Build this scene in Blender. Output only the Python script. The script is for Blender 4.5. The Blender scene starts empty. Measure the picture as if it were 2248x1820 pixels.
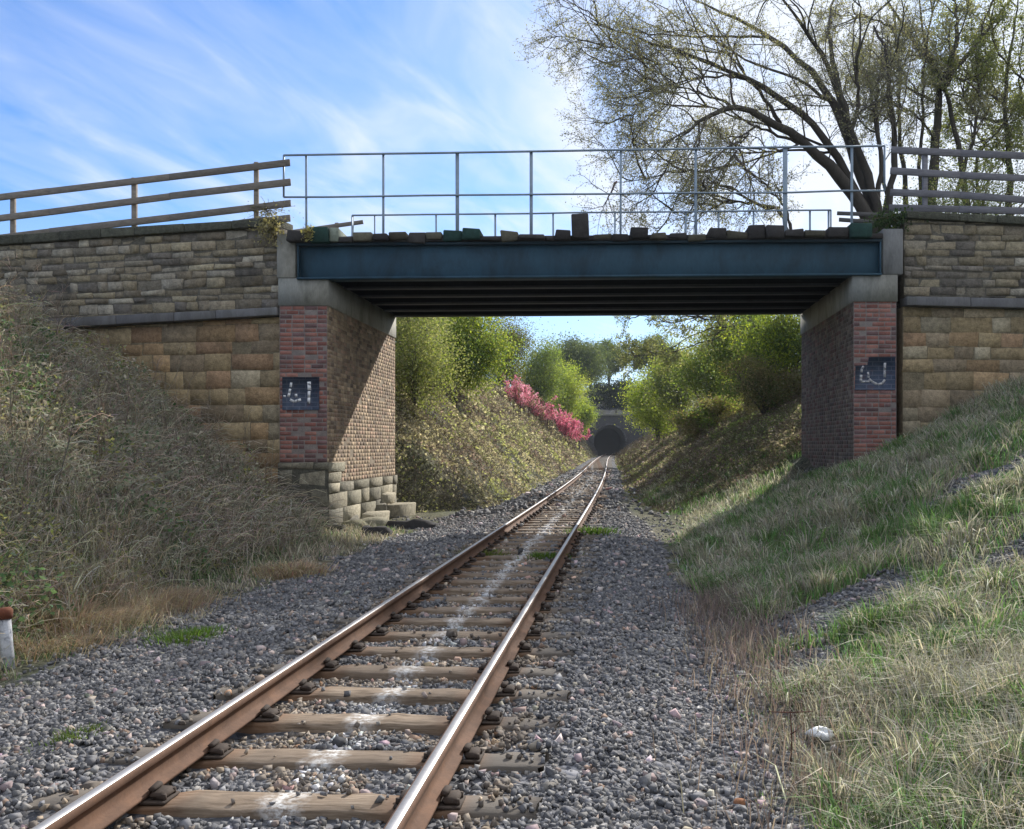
import bpy, math, random
import numpy as np
from mathutils import Vector, Matrix

SC = bpy.context.scene
COL = SC.collection
R = np.random.default_rng(41)
random.seed(41)

# ------------------------------------------------------------------ camera
F, CX, CY, CAMH = 2050.0, 1300.0, 980.0, 1.633     # focal length / principal point in photo pixels, eye height over the railhead
cam_d = bpy.data.cameras.new("camera")
cam_d.sensor_width = 36.0
cam_d.lens = F / 2248 * 36
cam_d.shift_x = (1124 - CX) / 2248
cam_d.shift_y = (CY - 910) / 2248
cam_d.clip_start, cam_d.clip_end = 0.05, 3000
cam = bpy.data.objects.new("camera", cam_d)
cam.location = (0, 0, CAMH)
cam.rotation_euler = (math.radians(90), 0, 0)
COL.objects.link(cam)
SC.camera = cam

# ------------------------------------------------------------------ light
SUN = Vector((0.48, 1.0, 0.715)).normalized()       # towards the sun: ahead and to the right
sun_el, sun_az = math.asin(SUN.z), math.atan2(SUN.x, SUN.y)
sd = bpy.data.lights.new("sun", 'SUN')
sd.energy, sd.angle, sd.color = 3.1, math.radians(0.6), (1.0, 0.955, 0.89)
so = bpy.data.objects.new("sun", sd)
so.rotation_euler = SUN.to_track_quat('Z', 'Y').to_euler()
so.location = (20, 30, 40)
COL.objects.link(so)

SC.view_settings.view_transform = 'Standard'
SC.view_settings.look = 'None'
SC.view_settings.exposure = 1.1
SC.view_settings.gamma = 1.0
SC.cycles.max_bounces = 8
SC.cycles.transparent_max_bounces = 8
SC.cycles.sample_clamp_indirect = 6

W = bpy.data.worlds.new("World"); SC.world = W; W.use_nodes = True


class NT:
    """tiny node-tree helper"""
    def __init__(s, tree):
        s.t = tree; s.n = tree.nodes; s.l = tree.links

    def new(s, typ, **kw):
        nd = s.n.new(typ)
        ins = kw.pop('ins', {})
        for k, v in kw.items():
            setattr(nd, k, v)
        for k, v in ins.items():
            s.set(nd.inputs[k], v)
        return nd

    def set(s, sock, v):
        if isinstance(v, bpy.types.NodeSocket):
            s.l.new(v, sock)
        else:
            sock.default_value = v

    def math(s, op, a, b=0.0, clamp=False):
        nd = s.n.new('ShaderNodeMath'); nd.operation = op
        s.set(nd.inputs[0], a); s.set(nd.inputs[1], b)
        return nd.outputs[0]

    def ramp(s, fac, stops):
        nd = s.n.new('ShaderNodeValToRGB'); s.set(nd.inputs[0], fac)
        e = nd.color_ramp.elements
        while len(e) < len(stops): e.new(0.5)
        for k, (p, c) in enumerate(stops):
            e[k].position = p
            e[k].color = (c, c, c, 1) if isinstance(c, (int, float)) else (*c, 1)
        return nd.outputs[0]

    def mix(s, fac, a, b, blend='MIX'):
        nd = s.n.new('ShaderNodeMix'); nd.data_type = 'RGBA'; nd.blend_type = blend
        s.set(nd.inputs['Factor'], fac)
        s.set(nd.inputs[6], (*a, 1) if isinstance(a, tuple) and len(a) == 3 else a)
        s.set(nd.inputs[7], (*b, 1) if isinstance(b, tuple) and len(b) == 3 else b)
        return nd.outputs[2]

    def noise(s, vec, scale, detail=4, rough=0.55, dist=0.0):
        nd = s.n.new('ShaderNodeTexNoise')
        if vec is not None: s.l.new(vec, nd.inputs['Vector'])
        nd.inputs['Scale'].default_value = scale; nd.inputs['Detail'].default_value = detail
        nd.inputs['Roughness'].default_value = rough; nd.inputs['Distortion'].default_value = dist
        return nd.outputs[0]


def build_world():
    k = NT(W.node_tree); k.n.clear()
    sky = k.new('ShaderNodeTexSky', sky_type='NISHITA', sun_disc=False, sun_elevation=sun_el, sun_rotation=sun_az,
                altitude=50, air_density=1.0, dust_density=0.6, ozone_density=2.6)
    tc = k.new('ShaderNodeTexCoord')
    sep = k.new('ShaderNodeSeparateXYZ', ins={0: tc.outputs['Generated']})
    z = k.math('ADD', k.math('MAXIMUM', sep.outputs[2], 0.0), 0.10)
    px = k.math('DIVIDE', sep.outputs[0], z); py = k.math('DIVIDE', sep.outputs[1], z)
    a = math.radians(14)
    u = k.math('SUBTRACT', k.math('MULTIPLY', px, math.cos(a)), k.math('MULTIPLY', py, math.sin(a)))
    v = k.math('ADD', k.math('MULTIPLY', px, math.sin(a)), k.math('MULTIPLY', py, math.cos(a)))
    cv = k.new('ShaderNodeCombineXYZ', ins={0: k.math('MULTIPLY', u, 1.5), 1: k.math('MULTIPLY', v, 0.55), 2: 3.7})
    big = k.noise(cv.outputs[0], 1.0, 3, 0.5, 0.4)
    cv2 = k.new('ShaderNodeCombineXYZ', ins={0: k.math('MULTIPLY', u, 4.2), 1: k.math('MULTIPLY', v, 1.5), 2: 1.3})
    fine = k.noise(cv2.outputs[0], 1.1, 8, 0.54, 0.5)
    # a broad veil of cirrus that thickens to the right of the track, a gap of blue to the left
    veil = k.ramp(k.math('ADD', k.math('MULTIPLY', u, 0.25), 0.62), [(0.0, 0.0), (0.24, 0.0), (0.44, 0.16), (0.58, 0.33), (1.0, 0.40)])
    s = k.math('ADD', k.math('ADD', k.math('MULTIPLY', big, 0.55), k.math('MULTIPLY', fine, 0.75)), veil)
    c = k.ramp(s, [(0.0, 0.0), (0.58, 0.0), (0.74, 0.22), (0.9, 0.62), (1.0, 0.9)])
    low = k.ramp(sep.outputs[2], [(0.0, 0.55), (0.10, 0.34), (0.24, 0.0), (1.0, 0.0)])
    c = k.math('MAXIMUM', c, low)
    blue = k.mix(1.0, sky.outputs[0], (0.37, 0.55, 0.79), 'MULTIPLY')
    col = k.mix(c, blue, (4.3, 4.5, 4.85))
    bg = k.new('ShaderNodeBackground', ins={'Color': col, 'Strength': 0.11})
    out = k.new('ShaderNodeOutputWorld', ins={0: bg.outputs[0]})
    W.cycles.sampling_method = 'MANUAL'; W.cycles.sample_map_resolution = 512


build_world()

# ------------------------------------------------------------------ helpers


class MB:
    """collects vertices, faces and tints; build() links them as ONE mesh object"""
    def __init__(s):
        s.v, s.c, s.q, s.t, s.n = [], [], [], [], 0

    def add(s, v, q=None, t=None, c=(1, 1, 1)):
        v = np.asarray(v, float).reshape(-1, 3)
        c = np.asarray(c, float)
        if c.ndim == 1: c = np.tile(c, (len(v), 1))
        s.v.append(v); s.c.append(c)
        if q is not None and len(q): s.q.append(np.asarray(q, np.int64).reshape(-1, 4) + s.n)
        if t is not None and len(t): s.t.append(np.asarray(t, np.int64).reshape(-1, 3) + s.n)
        s.n += len(v)
        return s

    def shear(s, k):
        for a in s.v: a[:, 2] += k * a[:, 0]
        return s

    def build(s, name, mat, parent=None, smooth=False, org=None):
        v = np.concatenate(s.v); c = np.concatenate(s.c)
        q = np.concatenate(s.q) if s.q else np.zeros((0, 4), np.int64)
        t = np.concatenate(s.t) if s.t else np.zeros((0, 3), np.int64)
        me = bpy.data.meshes.new(name)
        me.vertices.add(len(v)); me.loops.add(q.size + t.size); me.polygons.add(len(q) + len(t))
        me.vertices.foreach_set('co', v.astype(np.float32).ravel())
        me.loops.foreach_set('vertex_index', np.concatenate([q.ravel(), t.ravel()]).astype(np.int32))
        st = np.concatenate([np.arange(len(q)) * 4, q.size + np.arange(len(t)) * 3]).astype(np.int32)
        me.polygons.foreach_set('loop_start', st)
        me.update(calc_edges=True)
        at = me.color_attributes.new('Col', 'FLOAT_COLOR', 'POINT')
        at.data.foreach_set('color', np.concatenate([c, np.ones((len(c), 1))], 1).astype(np.float32).ravel())
        if smooth: me.polygons.foreach_set('use_smooth', np.ones(len(q) + len(t), bool))
        me.materials.append(mat)
        o = bpy.data.objects.new(name, me); COL.objects.link(o)
        if parent is not None:
            o.parent = parent
            o.matrix_parent_inverse = Matrix.Translation(-Vector(parent.location)) if parent.type == 'EMPTY' else Matrix()
        return o


def tag(o, label=None, cat=None, group=None, kind=None):
    for k, v in (('label', label), ('category', cat), ('group', group), ('kind', kind)):
        if v: o[k] = v
    return o


def thing(name, label, cat, loc=(0, 0, 0), group=None):
    o = bpy.data.objects.new(name, None); COL.objects.link(o)
    o.location = loc; o.empty_display_size = 0.3
    return tag(o, label, cat, group)


def vnoise(x, y, seed=0):
    x = np.asarray(x, float); y = np.asarray(y, float)
    xi, yi = np.floor(x).astype(np.int64), np.floor(y).astype(np.int64)
    fx, fy = x - xi, y - yi
    fx, fy = fx * fx * (3 - 2 * fx), fy * fy * (3 - 2 * fy)

    def h(a, b):
        n = (a * 374761393 + b * 668265263 + seed * 974634777) & 0xFFFFFFFF
        n = ((n ^ (n >> 13)) * 1274126177) & 0xFFFFFFFF
        return ((n ^ (n >> 16)) & 0xFFFF) / 65535.0
    return (h(xi, yi) * (1 - fx) + h(xi + 1, yi) * fx) * (1 - fy) + (h(xi, yi + 1) * (1 - fx) + h(xi + 1, yi + 1) * fx) * fy


def fbm(x, y, seed=0, o=3):
    s, a, t = 0.0, 1.0, 0.0
    for k in range(o):
        s = s + a * vnoise(x * 2 ** k, y * 2 ** k, seed + k); t += a; a *= 0.5
    return s / t


def cbox(mb, lo, hi, b=0.01, c=(1, 1, 1), xf=None, jit=0.0):
    """box with chamfered edges"""
    lo, hi = np.array(lo, float), np.array(hi, float)
    b = min(b, 0.45 * float(np.min(hi - lo)))
    V, idx = [], {}
    for sx in (0, 1):
        for sy in (0, 1):
            for sz in (0, 1):
                s = (sx, sy, sz)
                p = np.array([(lo, hi)[s[k]][k] for k in range(3)])
                j = R.normal(0, jit, 3) if jit else 0
                inw = np.array([b if s[k] == 0 else -b for k in range(3)])
                for ax in range(3):
                    m = inw.copy(); m[ax] = 0
                    idx[s + (ax,)] = len(V); V.append(p + m + j)
    Q, T = [], []
    for ax in range(3):
        o = [k for k in range(3) if k != ax]
        for sd_ in (0, 1):
            f = []
            for a_, b_ in ((0, 0), (1, 0), (1, 1), (0, 1)):
                s = [0, 0, 0]; s[ax] = sd_; s[o[0]] = a_; s[o[1]] = b_
                f.append(idx[tuple(s) + (ax,)])
            flip = (sd_ == 0) ^ (ax == 1)
            Q.append(f[::-1] if flip else f)
        for a_ in (0, 1):
            for b_ in (0, 1):
                s0 = [0, 0, 0]; s0[o[0]] = a_; s0[o[1]] = b_; s1 = list(s0); s1[ax] = 1
                f = [idx[tuple(s0) + (o[0],)], idx[tuple(s1) + (o[0],)], idx[tuple(s1) + (o[1],)], idx[tuple(s0) + (o[1],)]]
                Q.append(f)
    for sx in (0, 1):
        for sy in (0, 1):
            for sz in (0, 1):
                T.append([idx[(sx, sy, sz, k)] for k in range(3)])
    V = np.array(V)
    ctr = (lo + hi) / 2

    def fix(fs):
        out = []
        for f in fs:
            p = V[list(f)]; n = np.cross(p[1] - p[0], p[2] - p[1])
            out.append(f if np.dot(n, p.mean(0) - ctr) >= 0 else f[::-1])
        return out
    Q, T = fix(Q), fix(T)
    if xf is not None: V = xf(V)
    mb.add(V, Q, T, c)
    return mb


def frame_xf(o, ex, ey, ez):
    M = np.array([ex, ey, ez], float); o = np.array(o, float)
    return lambda V: V @ M + o


def beam(mb, p0, p1, w, h, b=0.008, c=(1, 1, 1), up=(0, 0, 1), jit=0.0):
    """chamfered bar from p0 to p1, w across, h along 'up'"""
    p0, p1 = np.array(p0, float), np.array(p1, float)
    ex = p1 - p0; L = np.linalg.norm(ex); ex /= L
    up = np.array(up, float); ey = np.cross(up, ex); ey /= np.linalg.norm(ey); ez = np.cross(ex, ey)
    return cbox(mb, (0, -w / 2, -h / 2), (L, w / 2, h / 2), b, c, frame_xf(p0, ex, ey, ez), jit)


def tubes(mb, P, r, sides=5, col=(1, 1, 1), cap=True):
    """P (N,K,3) polylines, r (N,K) radii -> swept tubes"""
    P = np.asarray(P, float); N, K, _ = P.shape
    r = np.broadcast_to(np.asarray(r, float), (N, K))
    T = np.gradient(P, axis=1); T /= np.linalg.norm(T, axis=2, keepdims=True) + 1e-9
    ref = np.where(np.abs(T[..., 2:3]) > 0.9, np.array([1.0, 0, 0]), np.array([0, 0, 1.0]))
    A = np.cross(T, ref); A /= np.linalg.norm(A, axis=2, keepdims=True) + 1e-9
    B = np.cross(T, A)
    th = np.arange(sides) / sides * 2 * np.pi
    V = P[:, :, None, :] + r[:, :, None, None] * (np.cos(th)[None, None, :, None] * A[:, :, None, :] + np.sin(th)[None, None, :, None] * B[:, :, None, :])
    base = (np.arange(N) * K * sides)[:, None, None]
    k = (np.arange(K - 1) * sides)[None, :, None]; j = np.arange(sides)[None, None, :]; j2 = (j + 1) % sides
    q = np.stack([base + k + j, base + k + sides + j, base + k + sides + j2, base + k + j2], -1).reshape(-1, 4)
    col = np.asarray(col, float)
    cc = np.tile(col, (N * K * sides, 1)) if col.ndim == 1 else np.repeat(col, K * sides, 0)
    t = []
    if cap and sides >= 4:
        b0 = (np.arange(N) * K * sides)[:, None]
        for i in range(1, sides - 1):
            t.append(np.concatenate([b0, b0 + i, b0 + i + 1], 1))
            e = b0 + (K - 1) * sides
            t.append(np.concatenate([e, e + i + 1, e + i], 1))
        t = np.concatenate(t)
    mb.add(V.reshape(-1, 3), q, t, cc)
    return mb


def rod(mb, pts, r, sides=8, c=(1, 1, 1)):
    return tubes(mb, np.array(pts, float)[None], np.array([r] * len(pts) if np.isscalar(r) else r)[None], sides, c)


def unit(v):
    return v / (np.linalg.norm(v, axis=-1, keepdims=True) + 1e-9)


def leaves(mb, C, size, col, flat=0.0, slim=0.55):
    N = len(C)
    n = unit(R.normal(size=(N, 3)) + np.array([0, 0, flat]))
    a = unit(np.cross(n, R.normal(size=(N, 3)))); b = np.cross(n, a)
    s = np.broadcast_to(np.asarray(size, float), (N,))[:, None]
    fold = n * s * 0.18
    V = np.stack([C - a * s, C + b * s * slim + fold, C + a * s, C - b * s * slim + fold], 1).reshape(-1, 3)
    i = (np.arange(N) * 4)[:, None]
    t = np.concatenate([np.concatenate([i, i + 1, i + 2], 1), np.concatenate([i, i + 2, i + 3], 1)])
    mb.add(V, None, t, np.repeat(col, 4, 0))
    return mb


def blades(mb, P, h, w, lean, col, az=None, curl=1.0):
    N = len(P)
    az = R.uniform(0, 2 * np.pi, N) if az is None else az
    d = np.stack([np.cos(az), np.sin(az), np.zeros(N)], 1)
    sd_az = R.uniform(0, 2 * np.pi, N)
    sd_ = np.stack([np.cos(sd_az), np.sin(sd_az), np.zeros(N)], 1)
    up = np.array([0, 0, 1.0]); h = h[:, None]; w = w[:, None]; lean = lean[:, None]
    m = P + up * h * 0.55 + d * h * lean * 0.30
    tip = P + up * h * (1 - 0.42 * np.clip(lean, 0, 1.6) * curl) + d * h * lean
    V = np.stack([P - sd_ * w, P + sd_ * w, m + sd_ * w * 0.75, m - sd_ * w * 0.75, tip], 1).reshape(-1, 3)
    i = (np.arange(N) * 5)[:, None]
    mb.add(V, np.concatenate([i, i + 1, i + 2, i + 3], 1), np.concatenate([i + 3, i + 2, i + 4], 1), np.repeat(col, 5, 0))
    return mb


def tint(base, N, var=0.15, hue=0.06):
    base = np.asarray(base, float)
    return np.clip(base * np.exp(R.normal(0, var, (N, 1))) * np.exp(R.normal(0, hue, (N, 3))), 0.004, 0.9)


# ------------------------------------------------------------------ materials


def attr_mat(name, rough=0.85, nscale=6.0, namp=0.5, bscale=25.0, bump=0.3, bdist=0.02, stretch=(1, 1, 1), spec=0.3, metal=0.0,
             stain=None, stain_scale=0.8, stain_lo=0.55, stain_hi=0.75, coord='Object'):
    m = bpy.data.materials.new(name); m.use_nodes = True
    k = NT(m.node_tree); k.n.clear()
    at = k.new('ShaderNodeAttribute', attribute_name='Col')
    tc = k.new('ShaderNodeTexCoord')
    mp = k.new('ShaderNodeMapping', ins={0: tc.outputs[coord]}); mp.inputs['Scale'].default_value = stretch
    n1 = k.noise(mp.outputs[0], nscale, 6, 0.65)
    n2 = k.noise(mp.outputs[0], bscale, 5, 0.6)
    f = k.math('MAXIMUM', 0.12, k.math('ADD', k.math('MULTIPLY', k.math('ADD', k.math('MULTIPLY', n1, 0.65), k.math('MULTIPLY', n2, 0.35)), 4 * namp), 1 - 2 * namp))
    col = k.mix(1.0, at.outputs['Color'], f, 'MULTIPLY')
    if stain:
        sf = k.ramp(k.noise(mp.outputs[0], stain_scale, 5, 0.65, 0.6), [(0, 0.0), (stain_lo, 0.0), (stain_hi, 0.85), (1, 0.9)])
        col = k.mix(sf, col, stain)
    bp = k.new('ShaderNodeBump', ins={'Strength': bump, 'Distance': bdist, 'Height': k.math('ADD', n2, k.math('MULTIPLY', n1, 0.8))})
    p = k.new('ShaderNodeBsdfPrincipled', ins={'Base Color': col, 'Roughness': rough, 'Metallic': metal, 'Normal': bp.outputs[0]})
    p.inputs['Specular IOR Level'].default_value = spec
    k.new('ShaderNodeOutputMaterial', ins={0: p.outputs[0]})
    return m


def leaf_mat(name, trans=0.4, rough=0.6, spec=0.25, through=(1.5, 1.45, 0.7)):
    m = bpy.data.materials.new(name); m.use_nodes = True
    k = NT(m.node_tree); k.n.clear()
    at = k.new('ShaderNodeAttribute', attribute_name='Col')
    p = k.new('ShaderNodeBsdfPrincipled', ins={'Base Color': at.outputs['Color'], 'Roughness': rough})
    p.inputs['Specular IOR Level'].default_value = spec
    tcol = k.mix(1.0, at.outputs['Color'], through, 'MULTIPLY')
    tr = k.new('ShaderNodeBsdfTranslucent', ins={'Color': tcol})
    mx = k.new('ShaderNodeMixShader', ins={0: trans, 1: p.outputs[0], 2: tr.outputs[0]})
    k.new('ShaderNodeOutputMaterial', ins={0: mx.outputs[0]})
    return m


M = {}
M['leaf'] = leaf_mat('leaf', 0.48)
M['grass'] = leaf_mat('grass_blade', 0.40, 0.65, 0.2, (1.12, 1.12, 0.85))
M['scrub'] = leaf_mat('bramble_scrub', 0.48, 0.7, 0.2, (1.2, 1.18, 0.92))
M['blossom'] = leaf_mat('blossom_petal', 0.45, 0.7, 0.1, (1.15, 0.95, 1.05))
M['bark'] = attr_mat('bark', 0.95, 3, 0.5, 22, 0.6, 0.03, (1, 1, 0.35))
M['stone'] = attr_mat('rough_sandstone', 0.92, 9, 0.68, 30, 0.8, 0.035, stain=(0.035, 0.032, 0.03), stain_scale=1.3, stain_lo=0.56, stain_hi=0.78)
M['ashlar'] = attr_mat('tan_sandstone', 0.92, 10.0, 0.62, 34, 0.8, 0.03, stain=(0.10, 0.08, 0.05), stain_scale=1.6, stain_lo=0.54, stain_hi=0.82)
M['brick'] = attr_mat('red_brick', 0.9, 5.0, 0.45, 40, 0.35, 0.012, stain=(0.16, 0.14, 0.135), stain_scale=1.6, stain_lo=0.55, stain_hi=0.9)
M['oldbrick'] = attr_mat('weathered_brick', 0.92, 4.0, 0.55, 40, 0.18, 0.008, stain=(0.06, 0.05, 0.045), stain_scale=1.0, stain_lo=0.6, stain_hi=0.95, stretch=(1, 1, 0.5))
M['concrete'] = attr_mat('stained_concrete', 0.9, 2.5, 0.4, 30, 0.35, 0.012, stretch=(1, 1, 0.35), stain=(0.07, 0.07, 0.05), stain_scale=2.0, stain_lo=0.5, stain_hi=0.85)
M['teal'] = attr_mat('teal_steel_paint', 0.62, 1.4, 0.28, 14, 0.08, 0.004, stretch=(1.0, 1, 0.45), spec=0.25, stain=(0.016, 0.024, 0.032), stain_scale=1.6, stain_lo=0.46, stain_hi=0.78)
M['darksteel'] = attr_mat('dark_steel', 0.7, 2.0, 0.4, 18, 0.12, 0.005, spec=0.3)
M['galv'] = attr_mat('galvanised_tube', 0.5, 4, 0.3, 30, 0.05, 0.002, metal=0.35, spec=0.4)
M['wood'] = attr_mat('weathered_timber', 0.9, 5, 0.5, 18, 0.5, 0.01, (0.5, 3, 3))
M['deckwood'] = attr_mat('mossy_timber', 0.92, 5, 0.55, 24, 0.5, 0.012)
M['rust'] = attr_mat('rail_rust', 0.88, 6, 0.5, 60, 0.35, 0.003, stain=(0.20, 0.105, 0.06), stain_scale=4, stain_lo=0.5, stain_hi=0.8)
M['railtop'] = attr_mat('worn_rail_steel', 0.45, 8, 0.25, 60, 0.06, 0.001, metal=0.6, spec=0.4, stain=(0.20, 0.15, 0.12), stain_scale=4, stain_lo=0.62, stain_hi=0.95)
M['iron'] = attr_mat('chair_iron', 0.85, 10, 0.5, 60, 0.4, 0.004)
M['rock'] = attr_mat('ballast_stone', 0.9, 14, 0.35, 70, 0.35, 0.004, spec=0.25)
M['paint'] = attr_mat('flaking_paint', 0.8, 9, 0.5, 40, 0.3, 0.004, stain=(0.10, 0.055, 0.06), stain_scale=6, stain_lo=0.58, stain_hi=0.72)
def paint_joints():
    m = M['paint']; k = NT(m.node_tree)
    tc = k.new('ShaderNodeTexCoord'); sp = k.new('ShaderNodeSeparateXYZ', ins={0: tc.outputs['Object']})
    cb = k.new('ShaderNodeCombineXYZ', ins={0: sp.outputs[0], 1: sp.outputs[2]})
    br = k.new('ShaderNodeTexBrick', ins={'Vector': cb.outputs[0], 'Scale': 1.0, 'Mortar Size': .010, 'Brick Width': .28, 'Row Height': .101})
    p = [n for n in k.n if n.type == 'BSDF_PRINCIPLED'][0]; src = p.inputs['Base Color'].links[0].from_socket
    k.set(p.inputs['Base Color'], k.mix(k.math('MULTIPLY', br.outputs['Fac'], .45), src, (.16, .16, .19)))


paint_joints()
M['flake'] = attr_mat('white_paint', 0.8, 12, 0.5, 60, 0.2, 0.003, stain=(0.05, 0.06, 0.09), stain_scale=14, stain_lo=0.52, stain_hi=0.66)
M['litter'] = attr_mat('white_plastic', 0.5, 10, 0.15, 20, 0.1, 0.003)


def sleeper_mat():
    m = bpy.data.materials.new('sleeper_timber'); m.use_nodes = True
    k = NT(m.node_tree); k.n.clear()
    tc = k.new('ShaderNodeTexCoord'); oi = k.new('ShaderNodeObjectInfo')
    off = k.new('ShaderNodeCombineXYZ', ins={0: k.math('MULTIPLY', oi.outputs['Random'], 37.0), 1: k.math('MULTIPLY', oi.outputs['Random'], 91.0), 2: 0.0})
    ad = k.new('ShaderNodeVectorMath', operation='ADD', ins={0: tc.outputs['Object'], 1: off.outputs[0]})
    mp = k.new('ShaderNodeMapping', ins={0: ad.outputs[0]}); mp.inputs['Scale'].default_value = (0.8, 9, 9)
    g = k.noise(mp.outputs[0], 5, 8, 0.7, 0.4)
    b = k.noise(ad.outputs[0], 3.5, 5, 0.6)
    col = k.ramp(g, [(0.36, (0.09, 0.062, 0.04)), (0.46, (0.185, 0.135, 0.09)), (0.56, (0.265, 0.20, 0.14)), (0.68, (0.345, 0.275, 0.205))])
    col = k.mix(k.ramp(b, [(0, 0.0), (0.5, 0.0), (0.75, 0.7), (1, 0.7)]), col, (0.085, 0.066, 0.05))
    col = k.mix(k.math('MULTIPLY', oi.outputs['Random'], 0.55), col, (0.14, 0.105, 0.075))
    sx = k.new('ShaderNodeSeparateXYZ', ins={0: tc.outputs['Object']})
    # the sleeper ends weather grey; rust bleeds from the chairs
    ax = k.math('ABSOLUTE', sx.outputs[0])
    col = k.mix(k.ramp(ax, [(0, 0.0), (0.83, 0.0), (0.95, 0.75), (1, 0.75)]), col, (0.115, 0.105, 0.092))
    rs = k.math('MULTIPLY', k.ramp(k.math('ABSOLUTE', k.math('SUBTRACT', ax, 0.72)), [(0, 0.75), (0.12, 0.6), (0.28, 0.0), (1, 0)]), k.ramp(b, [(0, 0.2), (0.4, 0.9), (1, 1)]))
    col = k.mix(rs, col, (0.16, 0.075, 0.035))
    # lime drips along the middle of the track
    wv = k.math('ADD', sx.outputs[0], k.math('MULTIPLY', k.math('SUBTRACT', k.noise(ad.outputs[0], 6, 3), 0.5), 0.25))
    wm = k.math('MULTIPLY', k.ramp(k.math('ABSOLUTE', wv), [(0, 0.9), (0.03, 0.75), (0.14, 0.0), (1, 0)]), k.ramp(k.noise(ad.outputs[0], 22, 4, 0.7), [(0, 0.0), (0.42, 0.1), (0.62, 0.9), (1, 1)]))
    col = k.mix(wm, col, (0.78, 0.78, 0.76))
    bp = k.new('ShaderNodeBump', ins={'Strength': 0.5, 'Distance': 0.01, 'Height': g})
    p = k.new('ShaderNodeBsdfPrincipled', ins={'Base Color': col, 'Roughness': 0.8, 'Normal': bp.outputs[0]})
    p.inputs['Specular IOR Level'].default_value = 0.3
    k.new('ShaderNodeOutputMaterial', ins={0: p.outputs[0]})
    return m


M['sleeper'] = sleeper_mat()


def ground_mat():
    m = bpy.data.materials.new('earth_and_ballast'); m.use_nodes = True
    k = NT(m.node_tree); k.n.clear()
    at = k.new('ShaderNodeAttribute', attribute_name='Col'); tc = k.new('ShaderNodeTexCoord')
    vo = k.new('ShaderNodeTexVoronoi', ins={0: tc.outputs['Object'], 'Scale': 17.0})
    f = k.ramp(k.new('ShaderNodeSeparateColor', ins={0: vo.outputs['Color']}).outputs[0], [(0, 0.45), (0.6, 0.95), (0.9, 1.3), (1, 1.8)])
    n = k.noise(tc.outputs['Object'], 1.3, 6, 0.7)
    col = k.mix(1.0, k.mix(1.0, at.outputs['Color'], f, 'MULTIPLY'), k.ramp(n, [(0.2, 0.6), (0.8, 1.4)]), 'MULTIPLY')
    h = k.math('ADD', k.math('MULTIPLY', vo.outputs['Distance'], -1.0), k.math('MULTIPLY', k.noise(tc.outputs['Object'], 40, 4), 0.4))
    bp = k.new('ShaderNodeBump', ins={'Strength': 0.9, 'Distance': 0.04, 'Height': h})
    p = k.new('ShaderNodeBsdfPrincipled', ins={'Base Color': col, 'Roughness': 0.95, 'Normal': bp.outputs[0]})
    p.inputs['Specular IOR Level'].default_value = 0.15
    k.new('ShaderNodeOutputMaterial', ins={0: p.outputs[0]})
    return m


M['ground'] = ground_mat()

# ------------------------------------------------------------------ the lie of the land
TD = 184.0                     # distance of the tunnel portal
TX = 3.43                      # its centre line


def Xc(D):                     # centre line of the track: straight, then a gentle curve to the left
    D = np.asarray(D, float)
    return -1.754 + 0.0351 * D - 1.7 * (1 - np.exp(-(np.maximum(D - 25, 0) / 85.0) ** 2))


def smin(a, b, k=0.8):
    h = np.clip(0.5 + 0.5 * (b - a) / k, 0, 1)
    return b * (1 - h) + a * h - k * h * (1 - h)


WL = ([0, 19, 20.3, 27.3, 29.5, 50, 400], [3.75, 4.3, 5.0, 5.0, 2.75, 2.3, 2.3])
WR = ([0, 5, 10, 15, 20, 22, 26, 31, 40, 400], [2.95, 2.95, 3.0, 2.75, 2.95, 3.4, 3.3, 2.5, 1.95, 1.95])


def gz(X, D):
    X = np.asarray(X, float); D = np.asarray(D, float)
    s = X - Xc(D)
    z = -0.235 + 0.022 * np.clip((np.abs(s) - .78) / .1, 0, 1) - 0.13 * np.clip((np.abs(s) - 1.6) / 0.8, 0, 1)
    tl = np.maximum(0, -s - np.interp(D, *WL))
    zl = np.interp(D, [0, 18, 22, 28, 36, 400], [.74, .70, .70, .78, 1.05, 1.1]) * tl
    zl = np.where(tl > 0, smin(zl, np.interp(D, [0, 21, 30, 60, 200], [4.9, 4.9, 5.6, 6.6, 9.5])), 0)
    tr = np.maximum(0, s - np.interp(D, *WR))
    near = 0.35 * tr + 0.014 * tr * tr
    far = 0.56 * tr
    kf = np.clip((D - 25) / 11.0, 0, 1)
    zr = near * (1 - kf) + far * kf
    zr = np.where(tr > 0, smin(zr, np.interp(D, [0, 27, 60, 200], [6.3, 6.3, 6.8, 9.5])), 0)
    bump = (fbm(X * 0.8, D * 0.8, 5) - 0.5) * 0.5 * np.clip((tl + tr) / 1.5, 0, 1) + (fbm(X * 2.3, D * 2.3, 9) - 0.5) * 0.09
    z = z + np.maximum(zl, 0) + np.maximum(zr, 0) + bump
    hill = np.interp(D, [TD, TD + 0.5, TD + 16, TD + 40, 900], [-5, 8.4, 13.0, 15, 15])
    return np.where(D > TD, np.maximum(z, hill + (fbm(X * .3, D * .3, 3) - .5) * 2), z)


def hit(px, py):
    """where the line of sight of a photo pixel meets the ground (vectorised march)"""
    px = np.atleast_1d(np.asarray(px, float)); py = np.atleast_1d(np.asarray(py, float))
    dx, dz = (px - CX) / F, (CY - py) / F
    lo = np.full(px.shape, 2.0); done = np.zeros(px.shape, bool); res = np.full(px.shape, 60.0)
    D = 2.0
    while D < 190 and not done.all():
        z = CAMH + dz * D
        h = z <= gz(dx * D, np.full(px.shape, D))
        res = np.where(h & ~done, D, res); done |= h
        D *= 1.006
    return np.stack([dx * res, res, gz(dx * res, res)], 1)


def at(px, py, D):
    return np.array([(px - CX) / F * D, D, CAMH + (CY - py) / F * D])


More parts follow.
